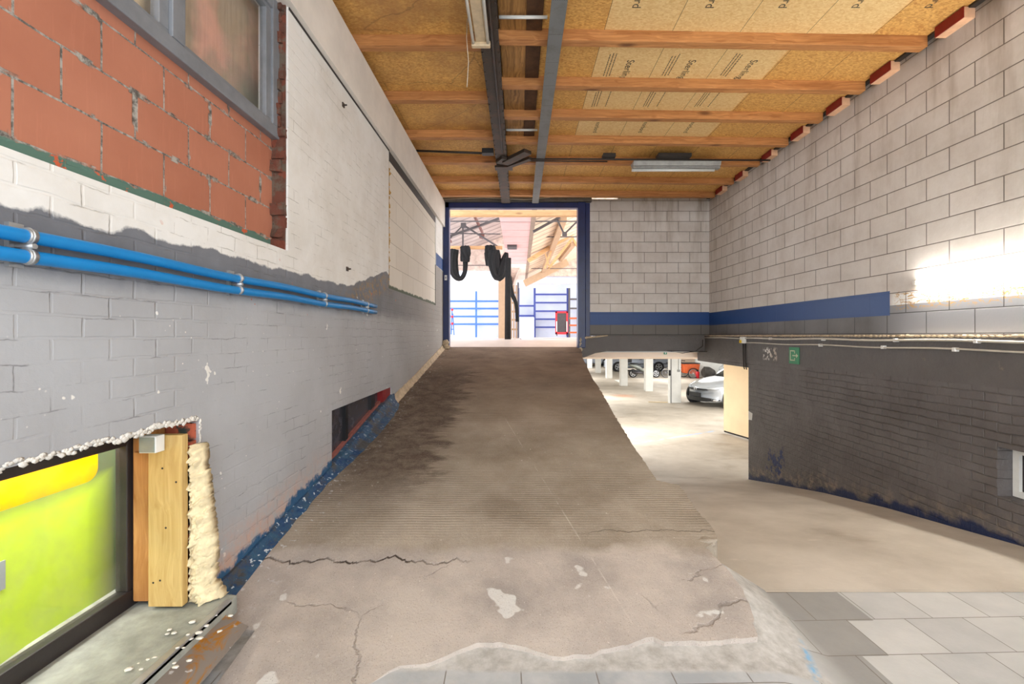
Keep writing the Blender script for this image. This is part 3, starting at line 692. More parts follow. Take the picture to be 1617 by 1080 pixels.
# hall threshold and floor
b = B(); b.poly([(-1.5,9.1,-.25),(1.24,9.1,-.25),(1.24,9.9,-.10),(-1.5,9.9,-.10)]); b.poly([(-7,9.9,-.10),(9,9.9,-.10),(9,30,-.10),(-7,30,-.10)])
struct(b.build('floor_hall', MT['hallfloor']))
b = B(); b.box(-7, -1.5, 9.26, 9.9, -.3, -.1); b.box(1.24, 9, 9.26, 9.9, -.3, -.1); b.box(-7,9,9.3,30,-.34,-.26); struct(b.build('floor_slab', MT['gwhite']))
b = B()
for (p, q) in (((-2.4,13.5,-.099),(-.4,17.5,-.099)), ((-1.9,11.2,-.099),(-.1,12.6,-.099)), ((.05,12.2,-.099),(.02,17,-.099)), ((.9,17,-.099),(2.0,12,-.099))):
    struct(B().bar(p, q, .02, .004).build('floor_joint', MT['dkcable']))

# ceiling --------------------------------------------------------------
b = B(); b.box(-1.85, 4.0, YB, 9.0, 2.72, 2.76); ce = struct(b.build('ceiling', MT['osb']))
ink = MT['ink']
def prt(s, size, x, y, sp=1.05):
    o = text_mesh('printed_lettering', s, size, ink, (x, y, 2.719), (0,1,0), (1,0,0), ce, .0004, sp); o['kind'] = 'structure'; return o
for i in range(5):
    prt('norbord', .105, .935+.605*i, 3.41)
for i in range(3):
    prt('Sterling', .105, 1.07+.61*i, 4.49)
    prt('norbord', .085, .985+.605*i, 5.80)
b = B(); rnd = random.Random(11)
for r, (ya, yb, offs) in enumerate(((4.38,4.78,(.12,.15,.18)), (5.05,5.42,(.10,.125,.155,.26)))):
    for i in range(3):
        for o_ in offs:
            y = ya+rnd.uniform(0,.05)
            while y < yb-.02:
                L = rnd.uniform(.012, .04); x = .757+.61*i+o_; b.box(x, x+.008, y, min(y+L, yb), 2.7185, 2.7202); y += L+.008
for i in range(3):
    c = Vector((1.012+.605*i, 5.73)); b.tube([(c.x, c.y, 2.7205), (c.x, c.y, 2.7188)], .04, 20)
o = b.build('printed_marks', ink, ce); o['kind'] = 'structure'

b = B(); b.box(-1.85, -1.80, YB, 9.0, 2.4, 2.72); struct(b.build('trim_leak_stop', MT['dkcable']))  # dark box added to block sky light leaking over the left wall
jl = [4.2,5.15,6.1,6.98,7.85,8.6]; jr = [4.13,4.87,5.55,6.26,7.0,7.85,8.6]; ords = ['nearest','second nearest','third nearest','fourth nearest','fifth nearest','sixth nearest','seventh nearest']
for i, y in enumerate(jl+[3.0,1.9]):
    b = B(); b.box(-1.79, -.33, y-.09, y, 2.62, 2.72); o = b.build('ceiling_joist', MT['joist'], bevel=.003)
    tag(o, (ords[i]+' visible of the timber joists left of the black steel beam') if i < 6 else 'timber joist over the entrance left of the black steel beam', 'joist', 'joists left of the black beam')
for i, y in enumerate(jr+[3.4,2.65]):
    b = B(); b.prism([(-.19,y-.11,2.62),(3.70,y-.005,2.62),(3.70,y+.085,2.62),(-.19,y-.02,2.62)], (0,0,.10)); o = b.build('ceiling_joist', MT['joist'], bevel=.003)
    tag(o, (ords[i]+' visible of the long timber joists between black beam and white block wall') if i < 7 else 'timber joist over the entrance on the right side', 'joist', 'long joists right of the black beam')
    # red-fronted wood block on the wall in front of each joist
    if i < 7:
        t = empty('wall_block', (3.70, y-.25, 2.62), ('red-faced wood block on top of the white wall, '+ords[i]+' of the row'), 'wood block', 'red-faced blocks on the wall top')
        B().box(3.665, 3.755, y-.38, y-.12, 2.62, 2.71).build('block', MT['pinkwood'], t)
        B().box(3.658, 3.665, y-.38, y-.12, 2.622, 2.712).build('red_face', MT['red'], t)
b = B(); b.box(3.70, 4.0, YB, 9.0, 2.70, 2.72); struct(b.build('trim_wall_plate', MT['dkcable']))
# plywood patches between the two beams
for i, (y0, y1) in enumerate(((3.25,4.02),(4.14,4.76),(4.89,5.44),(5.57,6.15))):
    t = empty('ceiling_patch', (.02, y0, 2.70), 'plywood patch board between black and grey beams, '+ords[i]+' of four', 'plywood board', 'plywood patches between the beams')
    B().box(-.17, .06, y0, y1, 2.700, 2.719).build('light_board', MT['joist_y'], t); B().box(.06, .20, y0, y1, 2.695, 2.719).build('dark_board', plain('dark_ply', (86,56,32), .8, 0, .3, 9), t)
for i, (y, ) in enumerate(((3.81,),(5.9,))):
    o = B().tube([(-.17,y,2.665),(.235,y,2.665)], .014).build('short_pipe', MT['offw']); tag(o, 'short white pipe crossing between the beams, '+('nearer' if i == 0 else 'farther')+' of the two', 'pipe', 'short white pipes between the beams')

# beams ------------------------------------------------------------------
t = empty('steel_beam', (-.26, 4, 2.58), 'blackened riveted steel beam running along the ceiling left of centre', 'beam')
B().box(-.346,-.178, YB, 8.88, 2.58, 2.60).build('bottom_flange', MT['steel'], t, bevel=.002)
B().box(-.275,-.25, YB, 8.88, 2.60, 2.72).build('web', MT['steel'], t); B().box(-.346,-.178, YB, 8.88, 2.705, 2.719).build('top_flange', MT['steel'], t)
B().tube([(-.235,YB,2.568),(-.235,6.4,2.568)], .012).build('pipe', MT['steel'], t)
b = B()
for i in range(40):
    for x in (-.336,-.188): b.sphere((x, 2.6+i*.155, 2.578), .010, 1)
o = b.build('rivets', MT['steel'], t)
t = empty('grey_beam', (.31, 4, 2.58), 'grey painted perforated steel beam right of the black one', 'beam')
B().box(.248,.374, YB, 8.88, 2.58, 2.592).build('face_plate', MT['grey'], t); B().box(.252,.262, YB, 8.88, 2.592, 2.62).build('flange', MT['grey'], t); B().box(.36,.37, YB, 8.88, 2.592, 2.62).build('flange', MT['grey'], t)
b = B()
for i in range(16):
    for k in range(7): b.tube([(.262+.017*k, 2.7+.4*i, 2.582),(.262+.017*k, 2.7+.4*i, 2.5792)], .0035, 8)
b.build('perforations', MT['dkcable'], t)
# crumpled bracket where conduit, beam and brace meet
t = empty('beam_bracket', (-.22, 6.75, 2.5), 'crooked dark steel bracket clamped under the black beam near the grey beam', 'bracket')
B().bar((-.37,6.95,2.56),(-.10,6.95,2.56), .14, .03).build('clamp_plate', MT['steel'], t)
B().bar((-.30,6.62,2.565),(-.12,6.72,2.565), .20, .05).bar((-.2,6.7,2.55),(.12,6.35,2.57), .14, .05).build('gusset', MT['steel'], t, bevel=.006)
B().bar((-.15,6.85,2.55),(.16,6.55,2.55), .07, .04).build('brace', MT['steel'], t)
# conduit across
t = empty('ceiling_conduit', (0, 6.5, 2.58), 'dark conduit crossing under the joists from wall to wall', 'conduit')
B().tube([(-1.48,6.55,2.66),(-.36,6.40,2.56)], .016).build('pipe', MT['dkcable'], t)
B().tube([(-.1,6.62,2.57),(.9,6.68,2.59),(3.72,6.75,2.60)], .013).build('pipe', MT['dkcable'], t)
B().tube([(-.05,6.64,2.55),(1.3,6.72,2.57)], .009).build('pipe', MT['dkcable'], t)
B().box(-.52,-.36, 6.33,6.43, 2.54,2.61).build('box', MT['blackp'], t)
for x in (1.22, 2.02): B().box(x,x+(.18 if x < 2 else .48), 6.60,6.74, 2.60,2.65).build('clip', MT['dkcable'], t)
# fluorescent fittings
t = empty('fluorescent_fitting', (-.33, 3.3, 2.49), 'unlit twin-tube fluorescent fitting beside the black steel beam', 'ceiling light')
B().box(-.372,-.285, 2.45,3.90, 2.505,2.55).build('body', MT['batten'], t, bevel=.004)
for x in (-.392,-.266): B().tube([(x,2.47,2.495),(x,3.88,2.495)], .013).build('tube', MT['offw'], t)
B().box(-.41,-.248, 3.885,3.93, 2.475,2.52).build('end_cap', MT['batten'], t, bevel=.008)
for y in (2.7, 3.6): B().box(-.34,-.32,y,y+.04,2.55,2.70).build('hanger', MT['darksteel'], t)
t = empty('fluorescent_fitting', (2.3, 6.84, 2.5), 'unlit fluorescent fitting hung crosswise under the conduit on the right', 'ceiling light')
B().prism([(1.70,6.75,2.60),(1.70,6.95,2.60),(1.70,6.90,2.535),(1.70,6.78,2.535)], (1.30,0,.0)).build('body', MT['batteng'], t)
B().box(1.70,3.0,6.80,6.88,2.50,2.535).build('reflector', MT['batteng'], t)
B().tube([(1.69,6.84,2.485),(2.93,6.84,2.485)], .02, 14).build('tube', MT['offw'], t)
# lit tube on the right wall
t = empty('wall_tube_light', (3.70, 3.6, .50), 'lit fluorescent tube light fixed along the right block wall above the ledge', 'wall light')
B().box(3.747,3.755, 2.72,4.31, .48,.515).build('body', MT['white'], t)
B().tube([(3.732,2.75,.4975),(3.732,4.27,.4975)], .012, 14).build('tube', MT['tube'], t)
for y in (4.27, 2.72): B().box(3.715,3.747, y,y+.03, .48,.515).build('holder', MT['white'], t)

# conduits on the ledge ---------------------------------------------------
def run(name, z, r, label, clips, y0, y1, x=RXL-.028):
    t = empty(name, (x, 4, z), label, 'conduit')
    pts = [(x+.004*math.sin(i*1.1), y0+(y1-y0)*i/24, z+.006*math.sin(i*.9)) for i in range(25)]
    B().tube(pts, r).build('pipe', MT['pvcw'], t)
    for y in clips: B().box(x-.012, RXL, y-.015, y+.015, z-.018, z+.016).build('clip', MT['white'], t, bevel=.004)
run('wall_conduit', -.043, .011, 'upper white conduit clipped along the right wall just below the ledge', (3.0,3.62,4.4,5.45,6.6), 2.0, 7.35)
run('wall_conduit', -.115, .008, 'lower thin white conduit clipped along the right wall under the thicker one', (2.9,3.8,4.55,5.5), 2.0, 7.3)
o = B().tube([(RXL-.02,7.45,-.05),(RXL-.02,8.2,-.035),(RXL-.03,8.9,-.04)], .009).build('wall_conduit', MT['pvcw']); tag(o, 'thin pale conduit between the junction box and the wall corner', 'conduit')
t = empty('junction_box', (RXL-.03, 7.4, -.1), 'small white junction box on the lintel beside the garage opening', 'junction box')
B().box(RXL-.055, RXL, 7.33, 7.45, -.125, -.02).build('housing', MT['white'], t, bevel=.006); B().box(RXL-.062, RXL-.053, 7.39, 7.45, -.12, -.07).build('sticker', MT['yellow'], t)
t = empty('hanging_cable', (RXL-.02, 7.4, -.5), 'pair of dark cables dropping from the junction box to the opening edge', 'cable')
for dy in (.02, -.05): B().tube([(RXL-.012,7.40+dy,-.12),(RXL-.012,7.40+dy,-.3),(RXL-.012,7.38+dy,-.50),(RXL-.02,7.34+dy,-.54)], .008).build('cable', MT['dkcable'], t)
o = B().tube([(RXL-.01,8.85,-.31),(2.9,8.94,-.30),(3.2,8.94,-.34),(3.45,8.93,-.31),(3.6,8.93,-.2),(3.6,8.93,-.08)], .007).build('loose_cable', MT['dkcable']); tag(o, 'loose thin cable drooping under the beam corner', 'cable')
# exit sign
t = empty('exit_sign', (RXL-.01, 6.05, -.37), 'faded green exit sign with door outline and arrow on the dark right wall', 'sign')
B().box(RXL-.008, RXL, 5.945, 6.165, -.375, -.155).build('panel', MT['sign'], t)
b = B(); X0, X1 = RXL-.0105, RXL-.008
def sq(ya, yb, za, zb): b.box(X0, X1, ya, yb, za, zb)
sq(6.125,6.14,-.335,-.195); sq(6.03,6.14,-.21,-.195); sq(6.03,6.14,-.335,-.32); sq(6.03,6.045,-.235,-.195); sq(6.03,6.045,-.335,-.295); sq(5.99,6.085,-.272,-.258)
b.prism([(X0,5.965,-.265),(X0,6.005,-.235),(X0,6.005,-.295)], (.0025,0,0)); b.build('pictogram', MT['signpale'], t)
# niche window in the right wall
t = empty('niche_window', (RXL+.12, 3.1, -1.2), 'small white-framed window with dark panes deep in the right wall niche', 'window')
b = B(); b.box(3.76,3.80, 2.76,3.47,-1.22,-1.175); b.box(3.76,3.80,2.76,3.47,-.895,-.855); b.box(3.76,3.80,3.425,3.47,-1.175,-.895); b.box(3.76,3.80,2.76,2.8,-1.175,-.895)
b.build('frame', MT['white'], t); B().box(3.785,3.79,2.8,3.425,-1.175,-.895).build('pane', plain('dark_red_pane', (36,18,18), .1), t)

# ---------------------------------------------------- left wall fittings
t = empty('window_unit', (-1.57, 2, 1.26), 'grey framed casement window above the orange blockwork', 'window')
XW0, XW1 = -1.60, -1.548
b = B(); b.box(XW0,XW1,.5,2.955,1.262,1.335); b.box(XW0,XW1,2.865,2.955,1.335,2.14); b.box(XW0,XW1,.5,2.865,2.06,2.14); b.box(XW0,XW1,.5,.58,1.335,2.06); b.build('frame', MT['frame'], t, bevel=.004)
B().box(XW0,XW1+.004,2.03,2.108,1.335,2.06).build('mullion', MT['frame'], t, bevel=.004)
for (ya, yb) in ((2.108,2.865),(.58,2.03)):
    b = B(); x0, x1 = -1.602, -1.562
    b.box(x0,x1,ya,yb,1.335,1.36); b.box(x0,x1,ya,yb,2.035,2.06); b.box(x0,x1,ya,ya+.025,1.36,2.035); b.box(x0,x1,yb-.055,yb,1.36,2.035)
    s_ = b.build('sash', MT['frame'], t, bevel=.003); B().box(-1.588,-1.582,ya+.02,yb-.05,1.355,2.04).build('pane', MT['pane'], s_)
o = B().box(-1.70,-1.69,.5,2.95,1.27,2.14).build('window_backing', MT['pane_backing']); tag(o, 'pinkish curtain board behind the grey framed window, coloured like reflections in its glass', 'backing')
# cellar window
t = empty('cellar_window', (-1.75, 1.2, -1.226), 'dark framed cellar window showing a lime green poster', 'window')
b = B(); b.box(-1.79,-1.735,.3,2.09,-1.226,-1.136); b.box(-1.79,-1.735,2.015,2.09,-1.136,-.40); b.box(-1.79,-1.735,.3,2.015,-.488,-.40); b.build('frame', MT['dkframe'], t, bevel=.005)
B().box(-1.77,-1.765,.3,2.015,-1.136,-.488).build('pane', MT['pane'], t)
o = B().box(-2.17,-2.16,.13,2.59,-1.6,-.3).build('lime_poster', MT['green']); tag(o, 'large plain lime green poster behind the cellar window glass', 'poster')
b = B(); n_ = 8
pr = [(-1.80,.2,-.485),(-1.80,1.945,-.485)]+[(-1.80,1.895+.05*math.cos(a*PI/16),-.56-.05*math.sin(a*PI/16)) for a in range(0,9)]+[(-1.80,.2,-.61)]
b.prism(pr, (-.03,0,0)); tag(b.build('yellow_bar', MT['yellow_t']), 'yellow rounded bar along the top inside the cellar window', 'panel')
b = B(); b.box(-2.3,-2.2,.05,2.7,-1.7,-.2); b.box(-2.2,-1.801,2.6,2.7,-1.7,-.2); b.box(-2.2,-1.801,.05,.12,-1.7,-.2); b.box(-2.2,-1.801,.12,2.6,-1.7,-1.62); b.box(-2.2,-1.801,.12,2.6,-.28,-.2); struct(b.build('wall_cellar', plain('cellar_plaster', (150,152,130), .9)))
o = B().box(-2.16,-2.155,1.8,1.91,-1.06,-.94).build('grey_label', plain('grey_card', (150,156,160))); tag(o, 'small grey card at the left edge of the lime poster', 'card')
# reveal, studs, foam
b = B(); rnd = random.Random(9); z = -1.26
while z < -.40:
    hh = .07; b.prism([(-1.74,2.10+rnd.uniform(-.01,.012),z),(-1.512,2.10+rnd.uniform(-.02,.015),z),(-1.512,2.10+rnd.uniform(-.02,.015),min(z+hh,-.39)),(-1.74,2.10+rnd.uniform(-.01,.01),min(z+hh,-.39))], (0,.04,0)); z += .078
bmesh.ops.subdivide_edges(b.bm, edges=b.bm.edges[:], cuts=2, use_grid_fill=True)
for v in b.bm.verts: v.co += Vector((0, noise.noise(v.co*27+Vector((5,0,0))), noise.noise(v.co*33)))*.008
nb = N('reveal_brick', .9); q = nb.noi(9, 4, .65)
nb.col(nb.mix(nb.st(q, .46, .5), rgb(58,66,60), nb.mix(nb.st(nb.noi(15,3), .5, .55), rgb(186,96,70), rgb(96,70,58)))); nb.bump(nb.noi(50,4), .5, .006)
struct(b.build('trim_cellar_reveal', nb.m))
t = empty('timber_studs', (-1.6, 2.05, -1.19), 'upright timber boards boxing in the right side of the cellar window', 'timber frame')
B().box(-1.622,-1.474,1.99,2.026,-1.185,-.435).build('wide_board', MT['stud'], t, bevel=.002)
B().box(-1.72,-1.624,2.03,2.065,-1.185,-.52).build('narrow_board', MT['stud2'], t, bevel=.002)
B().box(-1.73,-1.62,2.04,2.08,-1.185,-.42).build('back_board', MT['stud2'], t)
b = B(); rnd = random.Random(2)
for (x, z) in ((-1.56,-.58),(-1.50,-.64),(-1.545,-.84),(-1.60,-1.08),(-1.57,-1.07)): B().tube([(x,1.9915,z),(x,1.9895,z)], .0045, 10).build('nail_hole', MT['dkcable'], t)
for (x, z, r) in ((-1.515,-.935,.012),(-1.55,-1.0,.014)): pass
b = B(); n1, n2 = 150, 22; gr = []
for i in range(n1+1):
    z = -1.19+.70*i/n1; k = min(1, max(0, (-.49-z)/.45)); wd = .035+.05*k+(.045 if z < -1.12 else 0)*(-1.12-z)/.07
    row = []
    for j in range(n2+1):
        u = j/n2; x = -1.478+u*wd; y = 2.045-.03*math.sin(PI*min(u*1.0,1))+.03*u
        d = .022*noise.noise(Vector((x*30,0,z*26)))+.018*noise.noise(Vector((x*75,3,z*70)))
        row.append(b.v(x+d*.3, y-abs(d)*1.3, z+d*.4))
    gr.append(row)
for a, c in zip(gr, gr[1:]):
    for k in range(n2): b.bm.faces.new((a[k], a[k+1], c[k+1], c[k])).smooth = True
ext = bmesh.ops.extrude_face_region(b.bm, geom=b.bm.faces[:])
for v in ext['geom']:
    if isinstance(v, bmesh.types.BMVert): v.co.y += .045
tag(b.build('insulation_foam', MT['foam']), 'cream expanding foam bulging between timber boards and grey wall', 'foam', kind='stuff')
t = empty('sensor_box', (-1.6, 1.97, -.5), 'small grey and white square sensor box at the top of the timber boards', 'box')
B().box(-1.617,-1.545,1.935,1.985,-.50,-.428).build('housing', MT['white'], t, bevel=.003); B().box(-1.613,-1.549,1.931,1.936,-.496,-.432).build('front', plain('grey_green_face', (142,152,146), .3), t)
# crumbled plaster edge above the cellar window
b = B(); rnd = random.Random(8)
for i in range(150):
    y = .9+1.23*i/150; w = noise.noise(Vector((y*6,0,0)))
    b.sphere((WALLX+.002, y, -.384+.02*w+rnd.uniform(-.010,.010)), .007+.022*abs(w)*rnd.random(), 1, .7, (.22,1.6,1.1), i)
for i in range(60):
    z = -.40-.55*i/60; b.sphere((WALLX+.001, 2.135+rnd.uniform(-.006,.008), z), .006+.007*abs(noise.noise(Vector((z*12,4,0)))), 1, .6, (.6,.9,1.4), i)
o = b.build('plaster_edge', MT['plaster'], wl); o['kind'] = 'structure'
# chips of plaster along the orange opening foot
# stone sill and metal sheet
b = B(); b.prism([(-1.79,.2,-1.215),(-1.30,.2,-1.20),(-1.30,2.10,-1.195),(-1.50,2.13,-1.195),(-1.79,2.10,-1.215)], (0,0,-.08)); struct(b.build('trim_sill', MT['sill'], bevel=.004))
b = B(); b.prism([(-1.31,.2,-1.235),(-1.31,2.02,-1.235),(-1.19,2.0,-1.275),(-1.16,1.2,-1.30),(-1.16,.2,-1.30)], (0,0,-.004)); tag(b.build('metal_sheet', MT['smear']), 'thin metal sheet with rust-coloured and white smears beside the stone sill', 'metal sheet')
b = B(); b.box(-1.33,-1.30,.2,2.06,-1.215,-1.192); struct(b.build('trim_sill_edge', MT['zinc'], bevel=.003))
b = B(); rnd = random.Random(33)
for i in range(26): b.sphere((rnd.uniform(-1.42,-1.20), rnd.uniform(1.6,2.05), -1.19 if i % 2 else -1.20), rnd.uniform(.004,.011), 1, .5, (1.4,1,.4), i)
tag(b.build('plaster_crumbs', MT['plaster']), 'white plaster crumbs scattered over the sill and metal sheet', 'debris', kind='stuff')
# blue painted mortar skirting (lofted) and window mound
def skirt(name, mat, st, label=None):
    rings = []
    n = 60
    for i in range(n+1):
        y = st[0][0]+(st[-1][0]-st[0][0])*i/n
        for a, c in zip(st, st[1:]):
            if a[0] <= y <= c[0]+1e-9:
                t = (y-a[0])/(c[0]-a[0]); hh = a[1]+(c[1]-a[1])*t; d = a[2]+(c[2]-a[2])*t; break
        g = ramp_h(y); j = .012*noise.noise(Vector((y*9,1,0))); k = .014*noise.noise(Vector((y*8,7,0)))
        rings.append([(WALLX-.03,y,g-.05),(WALLX-.03,y,g+hh+j),(WALLX+.012,y,g+hh+j-.008),(WALLX+d*.45,y,g+hh*.38+k*.6),(WALLX+d+k,y,g+.004),(WALLX+d+k,y,g-.05)])
    b = B(); b.loft(rings, smooth=False); return struct(b.build(name, mat))
nbp = N('blue_skirting', .6)
k_ = nbp.noi(13, 5, .7); cc = nbp.mix(nbp.st(k_, .38, .6), rgb(8,58,104), rgb(44,84,112)); cc = nbp.mix(nbp.ma('MULTIPLY', nbp.mr(nbp.Y, 3.2, 3.9, 1, .35), nbp.st(nbp.noi(30, 3, .6), .61, .64)), cc, rgb(205,214,220)); cc = nbp.mix(nbp.st(nbp.noi(5, 6, .75), .5, .6), cc, rgb(70,70,70)); nbp.col(cc); nbp.bump(nbp.noi(28, 5, .7), .9, .014)
skirt('baseboard_left', nbp.m, [(2.12,.07,.10),(2.6,.06,.07),(3.4,.05,.06),(3.62,.05,.08),(3.9,.06,.11),(4.45,.09,.14),(5.0,.12,.13),(5.35,.13,.10),(5.43,.12,.05)])
skirt('baseboard_far', MT['cream'], [(5.43,.10,.05),(6.5,.08,.05),(8.9,.085,.05)])
# low window
t = empty('low_window', (-1.6, 4.5, -1.0), 'low dark cellar window at ramp level with red corner panel', 'window')
b = B(); b.box(-1.58,-1.575,3.644,5.10,-1.25,-.6); b.build('pane', plain('sooty_glass', (66,64,70), .25, 0, .3, 9), t)
B().box(-1.575,-1.545,4.05,4.11,-1.2,-.6).box(-1.575,-1.555,4.78,4.9,-.9,-.6).build('mullion', MT['blackp'], t)
B().box(-1.575,-1.515,5.05,5.345,-.80,-.602).build('red_panel', MT['red'], t)
b = B(); b.bar((-1.56,3.66,-1.04),(-1.56,5.05,-.74), .04, .035); b.build('bottom_rail', plain('faded_red_rail', (150,92,84), .7, 0, .25, 12), t)
b = B(); b.prism([(-1.58,3.644,-1.26),(-1.58,3.644,-1.05),(-1.58,5.348,-.69),(-1.58,5.348,-1.26)], (.085,0,0)); struct(b.build('trim_window_slope', nbp.m))
# small water pipes
for nm, z, yb, lb in (('water_pipe', .292, 4.60, 'upper blue water pipe along the left wall'), ('water_pipe', .232, 4.60, 'lower blue water pipe along the left wall')):
    pts = [(-1.452, .3+(yb-.3)*i/30, z+.004*math.sin(i*.8)+.009*i/30) for i in range(31)]
    o = B().tube(pts, .0205, 16).build(nm, MT['pipe']); tag(o, lb, 'pipe')
for i, y in enumerate((1.345,2.353,3.39,4.33)):
    t = empty('pipe_clamp', (-1.48, y, .2), ords[i]+' galvanised clamp holding both blue pipes to the wall', 'pipe clamp', 'pipe clamps')
    dz = .009*(y-.3)/4.3
    for z in (.292,.232): B().ring((-1.452,y,z+dz), (0,1,0), .0225, .0035, 24, 6).tube([(-1.452,y-.012,z+dz),(-1.452,y+.012,z+dz)], .0235, 20).build('ring', MT['zinc'], t)
    B().box(-1.50,-1.485,y-.02,y+.02,.20+dz,.33+dz).tube([(-1.495,y,.262+dz),(-1.43,y,.262+dz)], .008).build('bracket', MT['zinc'], t)

o = B().tube([(-.445,3.9,2.715),(-.452,3.9,2.55),(-.436,3.91,2.35),(-.448,3.9,2.13)], .0035, 6).build('hanging_string', MT['cable']); tag(o, 'thin pale fibre hanging from the ceiling left of the twin-tube fitting', 'string')
for y, z, lb in ((3.87,1.96,'upper rusty anchor bolt on the white brick wall'),(3.96,.58,'lower dark anchor bolt on the white brick wall above the grey paint')):
    t = empty('anchor_bolt', (-1.5,y,z), lb, 'bolt'); B().box(-1.50,-1.49,y-.018,y+.018,z-.018,z+.018).build('washer', MT['steel'], t); B().tube([(-1.50,y,z),(-1.465,y,z)], .007, 8).build('bolt', MT['steel'], t)
B().prism([(RXL-.002,7.265,-1.2),(RXL-.002,7.265,-1.34),(RXL-.002,7.16,-1.33),(RXL-.002,7.14,-1.22)], (-.002,0,0)).build('paper_scrap', MT['white'])['label'] = 'small pale paper scrap on the dark right wall edge by the garage'
bpy.data.objects['paper_scrap']['category'] = 'paper'
# ---------------------------------------------------- hall doorway
t = empty('door_frame', (0, 9.0, -.25), 'dark blue steel door frame of the hall at the head of the ramp', 'door frame')
B().box(-1.50,-1.38,8.96,9.12,-.28,2.62).build('left_post', MT['blue'], t, bevel=.006)
B().box(1.15,1.30,8.92,9.14,-.24,2.62).build('right_post', MT['blue'], t, bevel=.01); B().box(1.31,1.395,8.985,9.1,-.03,2.62).build('outer_strip', MT['blue'], t, bevel=.004)
B().box(-1.50,1.30,8.96,9.10,2.516,2.62).build('head', MT['blue'], t, bevel=.006)
o = B().box(-1.52,1.42,8.90,9.0,2.625,2.70).build('steel_lintel', MT['lintel'], bevel=.004); tag(o, 'grey flat steel lintel over the blue door frame', 'lintel')
b = B()
for i in range(30): b.sphere((-1.44+.12*noise.noise(Vector((i*.7,0,0))), 8.93, -.24+.008*i*.6), .035, 1, .5, (1,1,.8), i)
o = b.build('trim_door_foot', MT['cream']); struct(o)
t = empty('wall_switch', (-1.45, 8.94, 1.1), 'small white switch plate on the left blue door post', 'switch')
B().box(-1.47,-1.42,8.945,8.96,1.09,1.19).build('plate', MT['white'], t, bevel=.003); B().box(-1.457,-1.433,8.94,8.946,1.12,1.16).build('rocker', MT['batteng'], t)
o = B().tube([(-1.48,8.88,2.66),(-.7,8.88,2.69),(.1,8.88,2.655),(.6,8.88,2.69)], .006).build('loose_cable', MT['cable']); tag(o, 'pale loose cable lying along the steel lintel', 'cable')
# ================================================================== THE HALL
def at(x, y, z): return ((x-820)*z/F, z, (530-y)*z/F)
HF = -.10
b = B(); b.box(-7,9,27.2,27.4,HF,6); struct(b.build('wall_hall_far', MT['hwhite']))
b = B(); b.box(-7.2,-.45,22,22.2,3.15,6.5); b.box(.45,9.2,25.2,25.4,3.3,6.5); struct(b.build('wall_hall_gable', MT['hbrick']))
b = B(); b.box(-7.2,9.2,26.2,26.5,3.0,3.35); struct(b.build('trim_hall_girder', plain('light_girder', (226,222,222), .7)))
# roofs: left sheet rising to the right, right sheet rising to the right, gutter box between
b = B(); b.prism([(-7.2,9.4,2.3),(-.5,9.4,4.9),(-.5,9.4,5.0),(-7.2,9.4,2.4)], (0,12.6,0)); struct(b.build('ceiling_hall_left', MT['roofl']))
b = B(); b.prism([(.34,9.4,3.0),(9.2,9.4,7.0),(9.2,9.4,7.1),(.34,9.4,3.1)], (0,15.8,0)); struct(b.build('ceiling_hall_right', MT['roofr']))
t = empty('gutter_box', (-.1, 12, 3.0), 'pale pink boxed gutter running down the middle of the hall roof', 'ceiling duct')
B().box(-.50,.30,9.8,19.0,3.0,3.02).build('near_underside', MT['pinkp'], t); B().box(-.50,.30,19.0,24.5,2.99,3.02).build('far_underside', plain('pale_underside', (238,224,214), .7), t)
B().box(.30,.42,9.8,24.5,2.98,3.1).build('edge_board', plain('weathered_edge', (150,132,120), .8), t); B().box(-.5,.3,9.8,24.5,3.02,3.3).build('casing', MT['pinkp'], t)
sg = plain('seam_grey', (190,160,160))
for i in range(16): B().box(-.5,.30,10.4+i*.85,10.412+i*.85,2.994,3.0).build('seam', sg, t)
B().box(-.40,-.08,15.0,15.5,2.93,3.0).build('lamp_box', MT['darksteel'], t)
B().prism([(-.5,20,2.99),(-.5,24.4,2.99),(-.5,24.4,2.3),(-.2,24.4,2.75),(-.0,20,2.99)], (.02,0,0)).build('side_flap', MT['hbrick'], t)
# timber head beam and tie rods
o = B().box(-1.6,1.5,9.5,9.62,2.50,2.62).build('timber_beam', MT['beamb'], bevel=.004); tag(o, 'orange timber beam across the hall just behind the blue door head', 'beam')
o = B().box(-3.2,-.52,14.0,14.12,2.67,2.76).build('timber_beam', MT['beamb'], bevel=.004); tag(o, 'orange timber beam deeper in the hall carrying the black cloths', 'beam')
for nm, (p, q), lb in (('tie_rod', (at(700,349.5,12), at(925,349.5,12)), 'nearest thin steel tie rod crossing the hall roof'), ('tie_rod', (at(700,368.5,15), at(790,369.5,15)), 'thin steel tie rod across the left hall bay'),
        ('tie_rod', (at(834,374,15), at(925,374,15)), 'thin steel tie rod across the right hall bay'), ('tie_rod', (at(800,424,21), at(915,424,21)), 'farthest thin tie rod in the right hall bay'), ('tie_rod', (at(705,419,20), at(775,419,20)), 'low tie rod in front of the left gable wall')):
    o = B().tube([p, q], .018).build(nm, MT['darksteel']); tag(o, lb, 'tie rod')
def truss(name, label, members, mat, w):
    t = empty(name, members[0][1], label, 'roof truss')
    for nm, p, q, k in members: B().bar(p, q, w*k, w*k).build(nm, mat, t)
    return t
z = 15
truss('steel_truss', 'grey steel roof truss in the left hall bay', [('rafter', at(700,377,z), at(788,345,z), 1.4), ('rafter', at(731,355,z), at(790,392,z), 1.1), ('post', at(731,352,z), at(731,392,z), 1), ('strut', at(731,356,z), at(705,382,z), .8), ('gusset_plate', at(728,356,z), at(736,356,z), 3)], MT['darksteel'], .05)
